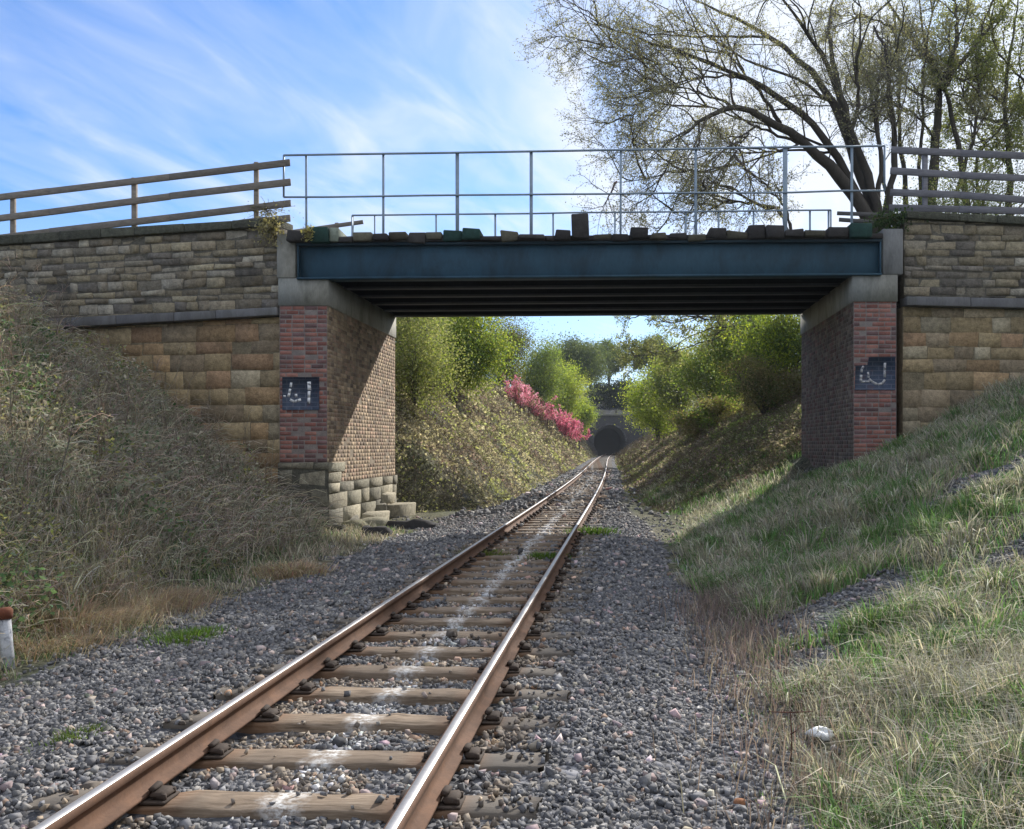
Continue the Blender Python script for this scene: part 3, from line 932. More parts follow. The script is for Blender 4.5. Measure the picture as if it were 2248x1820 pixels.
for dd in (22.3, 23.5, 24.7, 25.9, 27.0):
    mb = MB()
    cbox(mb, (-6.3, dd - .15, 5.425), (6.3, dd + .15, 5.46), .004, (.05, .055, .065))
    cbox(mb, (-6.3, dd - .012, 5.463), (6.3, dd + .012, 6.19), .003, DARK_STEEL)
    mb.shear(TILT).build('girder', M['darksteel'], deck)
mb = MB(); cbox(mb, (-6.62, DB0 + .31, 6.20), (6.49, DB1 + .1, 6.30), .004, DARK_STEEL); mb.shear(TILT).build('deck_plate', M['darksteel'], deck)
mb = MB(); cbox(mb, (-6.66, DB0 - .16, 6.233), (6.50, DB0 + .26, 6.345), .008, (.035, .032, .030)); mb.shear(TILT).build('edge_beam', M['deckwood'], deck)
DK, GR, TN, LG = (.046, .042, .040), (.024, .060, .050), (.090, .083, .060), (.22, .25, .20)
TIM = [(630, 671, 505, DK), (679, 721, 499, GR), (722, 742, 499, LG), (743, 772, 517, DK), (774, 816, 510, TN), (818, 851, 512, DK), (854, 892, 509, TN), (894, 933, 508, DK),
       (935, 969, 510, TN), (971, 1013, 504, GR), (1014, 1054, 502, GR), (1057, 1098, 517, DK), (1099, 1136, 506, TN), (1139, 1196, 515, DK), (1198, 1217, 515, DK), (1219, 1252, 505, DK),
       (1305, 1343, 513, TN), (1344, 1381, 511, DK), (1384, 1424, 499, DK), (1428, 1464, 513, TN), (1471, 1509, 508, DK), (1511, 1549, 513, TN), (1557, 1595, 499, DK), (1597, 1642, 505, TN),
       (1644, 1681, 493, DK), (1682, 1721, 494, DK), (1724, 1766, 503, DK), (1767, 1812, 506, TN), (1817, 1864, 497, DK), (1866, 1914, 491, GR)]
for (a, b, y, c) in TIM:
    xa, xb = (a - CX) * .01012, (b - CX) * .01012
    zt_ = CAMH + (CY - y) * .01012
    fr = random.uniform(.18, .34)
    mb = MB(); cbox(mb, (xa, DB0 - fr, random.uniform(6.20, 6.27) + TILT * xa), (xb, DB0 + .9, zt_), .02, np.array(c) * math.exp(random.gauss(0, .2)), jit=.012)
    o_ = mb.build('deck_timber', M['deckwood'], deck)
    if c is GR: o_['label'] = 'timber end still painted green'
    if c is LG: o_['label'] = 'pale lichen covered timber end'
mb = MB(); x_ = (1253 - CX) * .01012
cbox(mb, (x_, DB0 - .33, 6.25), (x_ + .38, DB0 - .05, CAMH + (CY - 470) * .01012), .02, DK, lambda V: np.stack([V[:, 0] + (V[:, 2] < 6.5) * 0.03, V[:, 1], V[:, 2]], 1), jit=.01)
o_ = mb.build('upright_timber', M['deckwood'], deck); o_['label'] = 'tall square timber standing above the others'

# ------------------------------------------------------------------ railings
GALV = (.24, .30, .36)


def railing(label, D, y_top, y_mid, posts, xl, xr, zb, loops=True):
    T_ = thing('bridge_railing', label, 'railing', ((xl[0] + xr[0]) / 2 * 0, D, zb), 'steel railings of the road bridge')
    k = D / F
    X = lambda px: (px - CX) * k
    zt = lambda px: CAMH + (CY - np.interp(px, [xl[0], xr[0]], y_top)) * k
    zm = lambda px: CAMH + (CY - np.interp(px, [xl[0], xr[0]], y_mid)) * k
    xs = np.linspace(xl[0], xr[0], 14)
    wob = R.normal(0, .008, 14)
    a = MB(); rod(a, [(X(p), D + w, zt(p) + w * .6) for p, w in zip(xs, wob)], .026, 8, GALV); a.build('top_rail', M['galv'], T_, True)
    a = MB(); rod(a, [(X(p), D + w, zm(p) - w * .6) for p, w in zip(xs, wob)], .023, 8, GALV); a.build('middle_rail', M['galv'], T_, True)
    for p in (xl[0], xr[0]):
        a = MB(); rod(a, [(X(p), D, zt(p)), (X(p), D, zm(p))], .024, 8, GALV); a.build('end_loop', M['galv'], T_, True)
    for p, wd in posts:
        a = MB(); b0 = zb + TILT * X(p)
        beam(a, (X(p) + random.gauss(0, .01), D + .035, b0), (X(p), D + .035, zt(p) + .01), .012, wd, .003, GALV, up=(1, 0, 0))
        beam(a, (X(p) - wd / 2 + .008, D + .062, b0), (X(p) - wd / 2 + .008, D + .062, zt(p) + .005), .045, .012, .003, GALV, up=(1, 0, 0))
        cbox(a, (X(p) - .09, D - .05, b0 - .01), (X(p) + .09, D + .11, b0 + .015), .004, GALV)
        a.build('post', M['galv'], T_)
    return T_


s_ = 1.0485
railing('steel tube railing along the near edge of the bridge, standing over the timbers', 21.45, (341, 320), (433, 419),
        [(640 * s_, .05), (802 * s_, .055), (957 * s_, .085), (1112 * s_, .075), (1300 * s_, .05), (1457 * s_, .055), (1645 * s_, .10), (1785 * s_, .055)], (594 * s_, 0), (1852 * s_, 0), 6.30)
railing('steel tube railing along the far edge of the bridge, mostly hidden by the deck', 27.0, (473, 461), (547, 540),
        [(774, .05), (822, .04), (957, .05), (1087, .06), (1214, .05), (1350, .05), (1506, .05), (1578, .05), (1655, .05), (1779, .05), (1820, .05)], (773, 0), (1824, 0), 6.30)

# ------------------------------------------------------------------ timber fences
WOODC = (.19, .165, .14)


def fence(label, rails, posts, Dof, wc=WOODC, rh=.155, pw=.11):
    """rails: (px0,py0,px1,py1) ; posts: (px, ytop, zbottom)"""
    x0, y0 = rails[0][:2]
    p_ = at(x0, y0, Dof(x0))
    T_ = thing('timber_fence', label, 'fence', (p_[0], p_[1], 6.5), 'post and rail fences on the bridge approaches')
    for (a, b, c, d) in rails:
        m_ = MB(); n = 4
        P = [at(a + (c - a) * i / n, b + (d - b) * i / n + (random.gauss(0, 1.2) if 0 < i < n else 0), Dof(a + (c - a) * i / n)) for i in range(n + 1)]
        for i in range(n):
            beam(m_, P[i] + (P[i + 1] - P[i]) * -.002, P[i + 1], .05, rh, .008, np.array(wc) * math.exp(random.gauss(0, .12)), jit=.003)
        m_.build('fence_rail', M['wood'], T_)
    for (px, yt, zb_) in posts:
        P = at(px, yt, Dof(px)); P[1] += .075
        m_ = MB(); beam(m_, (P[0], P[1], zb_), tuple(P), .09, pw, .01, np.array(wc) * 1.25, up=(1, 0, 0), jit=.004)
        m_.build('post', M['wood'], T_)


def DL(px):
    r = (px - CX) / F; t = (-7.06 - 21.12 * r) / (1 + .2 * r); return 21.35 + .2 * max(t, -1)


fence('weathered timber fence above the left wing wall, seen against the blue sky', [(-420, 482, 636, 357), (-420, 529, 638, 400), (-420, 572, 638, 446), (440, 502, 637, 479)],
      [(-230, 450, 5.6), (25, 425, 6.0), (292, 389, 6.2), (560, 354, 6.4)], DL)
fence('weathered timber fence above the right wing wall, in front of the bare tree', [(1957, 329, 2560, 353), (1955, 375, 2560, 411), (1955, 422, 2560, 455), (1953, 456, 2560, 474)],
      [(2033, 323, 6.5), (2300, 335, 6.4), (2520, 345, 6.4)], lambda px: 21.5, wc=(.17, .165, .18), rh=.155)
fence('far timber fence end poking out beyond the steel railing at the left of the deck', [(300, 560, 797, 487), (300, 606, 780, 532)], [(500, 524, 5.8), (738, 488, 6.3)], lambda px: 27.25, rh=.11)
fence('far timber fence end showing low behind the right end of the steel railing', [(1838, 468, 2300, 488), (1842, 482, 2300, 515)], [(1990, 470, 6.4), (2250, 480, 6.4)], lambda px: 27.3, rh=.11, wc=(.10, .095, .09))

# ------------------------------------------------------------------ tunnel
tp = thing('tunnel_portal', 'distant dark stone tunnel portal with a horseshoe mouth at the end of the track', 'tunnel', (TX, TD, -.3))


def portal():
    a = np.linspace(-.22 * np.pi, 1.22 * np.pi, 33)
    rx, rz, zc = 3.05, 3.15, 2.55
    inner = [(TX + rx * math.cos(t), zc + rz * math.sin(t)) for t in a]
    inner = [(inner[0][0] - .15, -.6)] + inner + [(inner[-1][0] + .15, -.6)]
    L_, R_, T_ = TX - 5.6, TX + 6.4, 7.55
    outer = []
    for (x, z) in inner:
        dx, dz = x - TX, z - 2.0
        k = min([abs((R_ - TX) / dx) if dx > 1e-6 else 9e9, abs((L_ - TX) / dx) if dx < -1e-6 else 9e9, (T_ - 2.0) / dz if dz > 1e-6 else 9e9, (-.6 - 2.0) / dz if dz < -1e-6 else 9e9])
        outer.append((TX + dx * k, 2.0 + dz * k))
    n = len(inner)
    mb = MB()
    V = [(x, TD - .25, z) for x, z in inner] + [(x, TD - .25, z) for x, z in outer] + [(x, TD + 30, z) for x, z in inner]
    Q = [[i + 1, i, n + i, n + i + 1] for i in range(n - 1)]
    mb.add(V[:2 * n], Q, None, (.075, .072, .075))
    mb.build('portal_wall', M['stone'], tp)
    mb = MB().add(V[:n] + V[2 * n:], [[i, i + 1, n + i + 1, n + i] for i in range(n - 1)], None, (.018, .018, .02))  # bore coloured near-black so the mouth reads as deep shade
    mb.build('tunnel_bore', M['oldbrick'], tp)
    mb = MB()          # ring of arch stones, 6 cm proud
    ring = [(TX + (rx + .02) * math.cos(t), zc + (rz + .02) * math.sin(t), TX + (rx + .38) * math.cos(t), zc + (rz + .38) * math.sin(t)) for t in np.linspace(-.1 * np.pi, 1.1 * np.pi, 30)]
    for p, q in zip(ring[:-1], ring[1:]):
        v = []
        for y in (TD - .33, TD - .24): v += [(p[0], y, p[1]), (q[0], y, q[1]), (q[2], y, q[3]), (p[2], y, p[3])]
        mb.add(v, [[0, 1, 2, 3][::-1], [0, 1, 5, 4], [1, 2, 6, 5], [2, 3, 7, 6], [3, 0, 4, 7]], None, np.array((.085, .083, .086)) * math.exp(random.gauss(0, .15)))
    mb.build('arch_ring', M['stone'], tp)
    mb = MB(); cbox(mb, (L_ - .3, TD - .5, T_), (R_ + .3, TD + .3, T_ + .38), .05, (.14, .135, .11)); mb.build('coping', M['stone'], tp)
    mb = MB(); mb.add([(TX - 3.6, TD + 30, -.6), (TX + 3.6, TD + 30, -.6), (TX + 3.6, TD + 30, 6), (TX - 3.6, TD + 30, 6)], [[0, 1, 2, 3]], None, (.02, .02, .02)); mb.build('tunnel_bore_end', M['stone'], tp)  # black sheet closing the bore, painted for the darkness farther in


portal()

# ------------------------------------------------------------------ trees and shrubs


def resample(pts, K):
    pts = np.array(pts, float)
    d = np.concatenate([[0], np.cumsum(np.linalg.norm(np.diff(pts, axis=0), axis=1))])
    t = np.linspace(0, d[-1], K)
    P = np.stack([np.interp(t, d, pts[:, i]) for i in range(3)], 1)
    for _ in range(2):
        P[1:-1] = .25 * P[:-2] + .5 * P[1:-1] + .25 * P[2:]
    return P


def grow(P, n, length, K, spread=0.9, up=0.1, wander=.18, t0=.25, tip=True):
    """n children per polyline"""
    N, Kp, _ = P.shape
    t = R.uniform(t0, 1.0, (N, n)) ** .8
    if tip: t[:, 0] = .98
    f = t * (Kp - 1); i = np.minimum(f.astype(int), Kp - 2); w = (f - i)[..., None]
    r = np.arange(N)[:, None]
    base = P[r, i] * (1 - w) + P[r, i + 1] * w
    tan = unit(P[r, i + 1] - P[r, i])
    rnd = unit(R.normal(size=(N, n, 3)))
    perp = unit(rnd - tan * np.sum(rnd * tan, -1, keepdims=True))
    sp = spread * R.uniform(.55, 1.25, (N, n, 1))
    d = unit(tan * np.cos(sp) + perp * np.sin(sp) + np.array([0, 0, up]))
    L = length * R.uniform(.5, 1.2, (N, n, 1)) * (1.15 - .55 * t[..., None])
    pts = [base]; step = L / (K - 1)
    for _ in range(K - 1):
        d = unit(d + R.normal(0, wander, d.shape) + np.array([0, 0, up * .15]))
        pts.append(pts[-1] + d * step)
    return np.stack(pts, 2).reshape(N * n, K, 3)


BARK = (.105, .092, .078)


def limb_tree(name, label, base, limbs, scale_twigs, leaf_n, leaf_cols, leaf_size, group=None, nch=(9, 7, 6), lens=(3.0, 1.3, .62), gravity=0.0, cat='tree'):
    """limbs: list of (points, r0, r1)"""
    T_ = thing(name, label, cat, tuple(base), group)
    tr = MB()
    LP = []
    for pts, r0, r1 in limbs:
        P = resample(pts, 18); P[1:-1] += R.normal(0, .035, (16, 3))
        tubes(tr, P[None], .8 * np.linspace(r0, r1, 18)[None] * (1 + R.normal(0, .05, 18)), 7, np.array(BARK) * .62 * R.uniform(.8, 1.25))
        LP.append(P)
    LP = np.array(LP)
    B1 = grow(LP, nch[0], lens[0], 9, .75, .12, .16, .22)
    top = CAMH + 0.492 * base[1]
    low_ = lambda B: B[B[:, -1, 2] < top - R.uniform(-.6, 1.6, len(B))]
    B1 = low_(B1)
    tubes(tr, B1, np.linspace(.032, .010, 9)[None] * R.uniform(.7, 1.4, (len(B1), 1)), 5, tint(BARK, len(B1)))
    B2 = low_(grow(B1, nch[1], lens[1], 7, .8, .08 - gravity * .4, .2, .15))
    tubes(tr, B2, np.linspace(.012, .0055, 7)[None] * R.uniform(.8, 1.3, (len(B2), 1)), 3, tint(BARK, len(B2)), False)
    B3 = low_(grow(B2, nch[2], lens[2], 5, .8, .05 - gravity, .25, .1))
    tubes(tr, B3, np.linspace(.0048, .0032, 5)[None].repeat(len(B3), 0), 3, tint((.24, .22, .185), len(B3)), False)
    tr.build('trunk', M['bark'], T_, True)
    i = R.integers(0, len(B3), leaf_n); t = R.integers(1, 5, leaf_n)
    C = B3[i, t] + R.normal(0, .06, (leaf_n, 3))
    cc = np.array(leaf_cols)[R.integers(0, len(leaf_cols), leaf_n)] * np.exp(R.normal(0, .22, (leaf_n, 1)))
    leaves(MB(), C, leaf_size * R.uniform(.6, 1.35, leaf_n), cc).build('crown', M['leaf'], T_)
    return T_


def r8(x, y, D):       # a point of the tree, read off an enlargement of the upper right of the photo
    return at(1150 + x / 1.953, y / 1.953, D)


def limb(D, pts, dd, r0, r1):
    n = len(pts)
    return ([r8(x, y, D + dd * (i / (n - 1)) ** 1.3) for i, (x, y) in enumerate(pts)], r0, r1)


OL = [(.22, .22, .15), (.26, .255, .18), (.19, .20, .13), (.25, .235, .18)]
b0 = r8(1500, 1000, 31)
big = [limb(31, [(1500, 1010), (1470, 900), (1370, 770), (1190, 610), (1070, 520), (960, 462), (860, 470), (760, 500), (650, 600)], -3.5, .30, .03),
       limb(31, [(1470, 900), (1400, 790), (1330, 650), (1250, 520), (1150, 455), (1050, 385), (930, 330), (790, 260), (650, 210), (500, 175), (400, 140), (300, 100)], -1, .20, .02),
       limb(31, [(1520, 1010), (1500, 880), (1440, 760), (1390, 600), (1330, 440), (1240, 330), (1170, 240), (1060, 160), (950, 100), (850, 40), (700, -10)], 2.5, .26, .03),
       limb(31, [(1530, 1010), (1520, 880), (1430, 650), (1380, 480), (1340, 350), (1290, 240), (1190, 110), (1120, -10), (1070, -40)], -2, .24, .03),
       limb(31, [(1430, 660), (1390, 520), (1330, 300), (1300, 100), (1325, 20), (1335, -40)], 3, .17, .03),
       limb(31, [(1100, 530), (1000, 380), (930, 300), (880, 180), (800, 90), (760, 0)], 1.5, .09, .015),
       limb(31, [(920, 470), (830, 420), (700, 380), (560, 350)], -2, .06, .012),
       limb(31, [(1200, 610), (1100, 590), (1000, 540), (930, 600), (900, 680)], -2.5, .07, .012),
       limb(31, [(1000, 370), (900, 320), (780, 330), (640, 360), (520, 420), (430, 520)], 1.0, .06, .012),
       limb(31, [(1330, 650), (1200, 640), (1050, 650), (900, 660), (700, 640)], 2, .06, .012),
       limb(31, [(1060, 160), (900, 150), (750, 160), (560, 120), (400, 30)], 2, .06, .012),
       limb(31, [(1560, 950), (1580, 780), (1590, 620), (1570, 400), (1560, 220), (1500, 110)], 1, .16, .05),
       limb(31, [(1390, 600), (1440, 450), (1420, 300), (1450, 120), (1430, -40)], -1, .10, .02),
       limb(31, [(1330, 650), (1150, 560), (950, 520), (700, 430), (480, 330), (330, 250)], 2, .06, .012),
       limb(31, [(1190, 610), (1000, 690), (800, 720), (560, 760), (380, 780)], -2, .05, .012),
       limb(31, [(1330, 440), (1150, 330), (900, 230), (650, 60), (500, -20)], 3, .07, .012),
       limb(31, [(930, 330), (700, 290), (520, 270), (400, 210), (330, 190)], -2, .04, .01),
       limb(31, [(1510, 900), (1540, 700), (1500, 500), (1520, 300), (1580, 120)], 2, .12, .03)]
limb_tree('spreading_tree', 'big spreading tree with bare leaning limbs and thin olive leaves behind the railing', b0, big, 1, 66000, OL, .029, nch=(10, 8, 7), lens=(3.3, 1.7, .85), gravity=.10)
low = [limb(30, [(1140, 1040), (1130, 960), (1100, 890), (980, 870), (900, 810), (820, 790), (740, 830)], -1.5, .10, .012),
       limb(30, [(1140, 1040), (1140, 940), (1110, 870), (1040, 800), (980, 740)], 1, .08, .012),
       limb(30, [(1100, 890), (980, 880), (880, 850), (790, 910), (640, 915)], 0, .06, .012)]
limb_tree('straggling_tree', 'small straggling tree with sparse twigs showing low through the railing bars', r8(1140, 1040, 30), low, 1, 3000, OL, .035, nch=(6, 6, 5), lens=(1.7, 1.1, .6), gravity=.05)
t2 = [limb(36, [(1740, 1000), (1740, 880), (1760, 650), (1770, 480), (1790, 380), (1740, 260), (1650, 150), (1560, 20), (1545, -30)], 1, .30, .04),
      limb(36, [(1790, 390), (1830, 280), (1860, 150), (1850, 0), (1855, -40)], -1, .19, .03),
      limb(36, [(1800, 380), (1850, 290), (1950, 180), (2060, 40), (2120, -60)], 2, .14, .03),
      limb(36, [(1900, 1000), (1880, 700), (1840, 500), (1815, 390), (1760, 300), (1700, 120), (1690, -50)], 0, .18, .03),
      limb(36, [(1760, 600), (1690, 500), (1600, 450), (1520, 460)], -2, .07, .015),
      limb(36, [(1650, 160), (1560, 100), (1440, 60), (1350, 70)], -1, .07, .015),
      limb(36, [(1770, 440), (1680, 400), (1590, 330), (1540, 250)], 2, .08, .015)]
t2 += [limb(36, [(1640, 1000), (1630, 760), (1600, 560), (1620, 380), (1590, 180), (1600, 20)], 1, .14, .03), limb(36, [(1700, 1000), (1690, 700), (1720, 500), (1700, 320), (1740, 140), (1760, 0)], -1, .12, .03),
       limb(36, [(1560, 1000), (1540, 700), (1500, 480), (1480, 300), (1500, 120)], 1, .11, .025), limb(36, [(1830, 1000), (1870, 760), (1930, 600), (1960, 420), (1940, 250), (1980, 60)], 0, .12, .03)]
limb_tree('forked_tree', 'upright dark tree forking in two above the right timber fence', r8(1740, 1000, 36), t2, 1, 30000, OL, .036, nch=(9, 7, 6), lens=(2.6, 1.4, .75), gravity=.03)
t3 = [limb(38, [(2080, 1000), (2080, 700), (2060, 450), (2070, 300), (2110, 120), (2120, -30)], 0, .20, .03),
      limb(38, [(2070, 520), (1960, 510), (1890, 430), (1870, 340)], -2, .10, .02),
      limb(38, [(2060, 460), (1980, 380), (1900, 320), (1860, 240)], 1, .08, .015),
      limb(38, [(2060, 470), (2150, 450), (2250, 400)], 1, .09, .02),
      limb(38, [(2200, 1000), (2190, 700), (2230, 400), (2200, 150), (2215, -30)], 1, .2, .03),
      limb(38, [(1960, 1000), (1950, 800), (1930, 690), (1990, 600), (2040, 560)], -1, .12, .03)]
t3 += [limb(38, [(2240, 700), (2180, 520), (2130, 420), (2120, 250), (2160, 100)], 1, .09, .02), limb(38, [(2230, 400), (2120, 330), (2020, 200), (1990, 60)], -1, .08, .02), limb(38, [(2080, 700), (2000, 640), (1930, 560), (1900, 470)], 2, .07, .02)]
limb_tree('crooked_tree', 'crooked tree with drooping side limb at the right edge of the view', r8(2080, 1000, 38), t3, 1, 34000, [(.19, .215, .09), (.21, .225, .10), (.15, .18, .075)], .05, nch=(9, 7, 6), lens=(2.6, 1.4, .75), gravity=.03)


def leafy(name, label, px, py, D, w, h, cols, n=9000, ls=.11, zb=None, group=None, clumps=78, lobes=7, bark=BARK, trunk=.14, dy=None, cat='tree', floor=.15, dens=.14, mat='leaf'):
    """leafy crown centred where the photo shows it at distance D; w, h in metres"""
    c = at(px, py, D); dy = dy or w * .8
    n, ls = int(n * 1.8), ls * .70
    if zb is None: zb = float(gz(c[0], D))
    T_ = thing(name, label, cat, (c[0], D, zb), group)
    L_ = unit(R.normal(size=(lobes, 3))) * np.array([w * .24, dy * .24, h * .24]); L_[0] *= 0
    k = R.integers(0, lobes, clumps); rad = R.uniform(.15, 1, (clumps, 1)) ** (1 / 2.4)
    C = c + L_[k] + unit(R.normal(size=(clumps, 3))) * rad * np.array([w, dy, h]) * .36
    C[:, 2] = np.maximum(C[:, 2], zb + floor)
    tr = MB()
    q = np.stack([np.array([c[0], D, zb - .3]), np.array([c[0] + R.normal(0, .15), D, zb + (c[2] - zb) * .5]), c + np.array([0, 0, h * .15])])
    tubes(tr, resample(q, 8)[None], np.linspace(trunk, trunk * .35, 8)[None], 6, bark)
    m = min(clumps, 26)
    st = np.array([c[0], D, zb]) + (c - np.array([c[0], D, zb])) * R.uniform(.15, .9, (m, 1))
    md = (st + C[:m]) / 2 + R.normal(0, .12, (m, 3)) * w * .3 + np.array([0, 0, -.05 * h])
    P = np.stack([resample(np.stack([a, b, d_]), 6) for a, b, d_ in zip(st, md, C[:m])])
    tubes(tr, P, np.linspace(trunk * .38, .012, 6)[None].repeat(m, 0), 4, np.tile(bark, (m, 1)), False)
    tw = grow(P, 5, w * .16, 4, .8, .1, .25, .4)
    tubes(tr, tw, np.linspace(.016, .008, 4)[None].repeat(len(tw), 0), 3, np.tile(bark, (len(tw), 1)), False)
    tr.build('trunk', M['bark'], T_, True)
    k = R.integers(0, clumps, n)
    sg = dens * min(w, h) * R.uniform(.6, 1.3, clumps)
    p = C[k] + R.normal(size=(n, 3)) * sg[k][:, None] * np.array([1, 1, .75])
    p[:, 2] = np.maximum(p[:, 2], gz(p[:, 0], p[:, 1]) + .03)
    pal = np.array(cols); kc = R.integers(0, len(pal), clumps)
    mixc = np.where((R.uniform(size=n) < .25)[:, None], pal[R.integers(0, len(pal), n)], pal[kc[k]])
    leaves(MB(), p, ls * R.uniform(.6, 1.4, n), mixc * np.exp(R.normal(0, .2, (n, 1)))).build('crown', M[mat], T_)
    return T_


YG = [(.32, .38, .06), (.27, .34, .055), (.36, .40, .10), (.20, .28, .05)]
MG = [(.17, .24, .06), (.23, .29, .07), (.12, .18, .055), (.28, .31, .09)]
DG = [(.10, .15, .055), (.13, .175, .06), (.18, .21, .075)]
PA = [(.21, .235, .12), (.26, .275, .15), (.16, .195, .09), (.30, .30, .18)]
BR = [(.20, .17, .10), (.17, .16, .085), (.25, .22, .13)]
GRP = 'trees lining the cutting beyond the bridge'
d = 1.0485
leafy('sapling', 'pale grey-green sapling close against the sunlit edge of the left abutment', 868 * d, 772 * d, 33, 2.3, 4.6, PA + MG[1:2], 13000, .055, group=GRP, trunk=.05, dens=.24, lobes=7)
leafy('sapling', 'pale leafy sapling on the bank top left of the large tree', 846 * d, 690 * d, 38, 2.6, 4.2, PA, 9000, .065, group=GRP, trunk=.06, dens=.24, lobes=7)
leafy('hawthorn_tree', 'tall yellow-green leafy tree just under the girder, first large tree on the left bank', 955 * d, 730 * d, 46, 4.0, 5.6, MG + YG[:1], 17000, .085, group=GRP, clumps=95)
leafy('hawthorn_tree', 'bushy dark hedge tree behind the right timber fence, low among the trunks', 2090 * d * .985, 432 * d, 34, 7.5, 3.0, DG + OL[:2], 9000, .05, zb=6.2, clumps=60, dens=.22, lobes=8)
leafy('hawthorn_tree', 'dark leafy tree filling the gap behind the sapling on the left bank', 905 * d, 700 * d, 52, 3.2, 6.0, DG + MG[:1], 11000, .09, group=GRP)
leafy('hawthorn_tree', 'olive brown tree just above the pink blossom', 1050 * d, 745 * d, 84, 5.4, 7.0, [(.09, .10, .035), (.12, .12, .04), (.07, .09, .03), (.14, .13, .05)], 13000, .10, group=GRP)
leafy('hawthorn_tree', 'dark green tree directly right of the pink blossom', 1130 * d, 785 * d, 100, 5.6, 6.4, DG + MG[:2], 11000, .13, group=GRP)
leafy('hazel_bush', 'bright lime green bush tapering down beside the pink blossom', 1180 * d, 812 * d, 118, 5.0, 7.6, YG, 11000, .13, group=GRP, cat='bush')
leafy('hazel_bush', 'bright green bush left of the tunnel mouth at the foot of the left bank', 1214 * d, 868 * d, 130, 3.6, 5.4, YG + MG[:1], 8000, .14, group=GRP, cat='bush')
PINK = [(.76, .30, .38), (.80, .38, .45), (.70, .22, .31), (.84, .52, .55), (.30, .20, .12), (.24, .26, .10)]


def blossom(label, px, py, D, w, h, cols, n, ls):
    c = at(px, py, D); g0 = float(gz(c[0], D)); hh = max(h, c[2] + h * .5 - g0)
    T_ = thing('blossom_shrub', label, 'shrub', (c[0], D, g0), 'pink blossom shrubs on the left bank')
    m = 46
    bx = c[0] + R.normal(0, w * .20, m); by = D + R.normal(0, w * .5, m)
    b = np.stack([bx, by, gz(bx, by) - .05], 1)
    out = np.stack([(bx - c[0]) * .9 + R.normal(0, w * .14, m), R.normal(0, w * .25, m), hh * R.uniform(.55, 1.08, m)], 1)
    u = np.linspace(0, 1, 7)[None, :, None]
    P = b[:, None, :] + out[:, None, :] * np.concatenate([u ** 1.4, u ** 1.4, u ** .85], 2) + np.cumsum(R.normal(0, .035, (m, 7, 3)), 1)
    tr = MB(); tubes(tr, P, np.linspace(.022, .007, 7)[None].repeat(m, 0), 4, tint((.12, .075, .07), m), False)
    S = grow(P, 6, h * .42, 5, .65, .25, .2, .35)
    tubes(tr, S, np.linspace(.009, .005, 5)[None].repeat(len(S), 0), 3, tint((.14, .08, .075), len(S)), False)
    tr.build('stems', M['bark'], T_, True)
    k = R.integers(0, len(S), n); t = R.integers(1, 5, n)
    p = S[k, t] + R.normal(0, .07, (n, 3))
    keep = p[:, 2] > c[2] - h * .5 + R.normal(0, .15, n)
    p, k = p[keep], k[keep]; pal = np.array(cols)
    cc = np.where((R.uniform(size=len(p)) < .4)[:, None], pal[R.integers(0, len(pal), len(p))], pal[(k // 6) % len(pal)])
    leaves(MB(), p, ls * R.uniform(.5, 1.4, len(p)), cc * np.exp(R.normal(0, .2, (len(p), 1)))).build('crown', M['blossom'], T_)


blossom('pink blossom shrub, upper and palest of the three on the left bank', 1147, 868, 80, 2.1, 1.5, PINK[:2] + PINK[3:] + PINK[:1], 9000, .065)
blossom('pink blossom shrub between the paler upper one and the deep pink lower one', 1196, 903, 95, 2.5, 1.2, PINK, 8000, .075)
blossom('deep pink blossom shrub, lowest on the left bank towards the tunnel', 1240, 940, 110, 2.7, 2.7, PINK[:3] + PINK[:1] + [(.56, .16, .25), (.24, .18, .12)], 10000, .085)
leafy('ash_tree', 'hazy grey-green tree left of the tunnel against the sky', 1200 * d, 770 * d, 150, 8.5, 9, [(.10, .13, .07), (.13, .16, .085), (.08, .11, .055)], 11000, .22, zb=7, group=GRP)
leafy('ash_tree', 'thin topped tree on the hill directly above the tunnel mouth', 1275 * d, 752 * d, 196, 9, 6.5, [(.13, .17, .06), (.10, .14, .05)], 5500, .26, zb=13, group='trees on the hill over the tunnel', clumps=30, trunk=.25)
leafy('ash_tree', 'pale green tree on the hill up and left of the tunnel mouth', 1236 * d, 757 * d, 192, 8, 7, [(.11, .15, .06), (.14, .17, .07)], 7000, .25, zb=12, group='trees on the hill over the tunnel', trunk=.25)
leafy('ash_tree', 'spreading tree on the hill right of the sky gap over the tunnel', 1375 * d, 745 * d, 188, 11, 7, [(.13, .16, .05), (.16, .18, .06), (.09, .12, .04)], 8000, .26, zb=11, group='trees on the hill over the tunnel', trunk=.25)
leafy('ivy_bank', 'dark bushes hanging over the top of the tunnel portal', 1290 * d, 826 * d, 187, 9.5, 5.0, [(.035, .05, .03), (.05, .065, .035), (.028, .04, .025)], 9000, .26, zb=8.6, cat='bush', clumps=60, dens=.2)
leafy('hazel_bush', 'bright lime bush right of the tunnel mouth, lowest on the right bank', 1375 * d, 850 * d, 84, 4.6, 5.4, YG, 12000, .125, group=GRP, cat='bush')
leafy('hazel_bush', 'yellow-green bush rising behind the lime one on the right bank', 1425 * d, 800 * d, 74, 4.8, 5.6, YG[:2] + PA, 11000, .12, group=GRP, cat='bush')
leafy('hawthorn_tree', 'light green tree in the middle of the right bank', 1490 * d, 775 * d, 58, 4.4, 5.0, MG + PA[:2], 13000, .10, group=GRP)
leafy('hawthorn_tree', 'dense olive tree on the right bank touching the far girder', 1565 * d, 735 * d, 47, 4.2, 4.8, DG + MG + BR[:1], 15000, .09, group=GRP)
leafy('hawthorn_tree', 'shady leaning tree beside the right abutment with lime leaves at its top', 1645 * d, 715 * d, 39, 3.6, 4.6, DG + YG[:1] + MG[:1], 15000, .075, group=GRP)
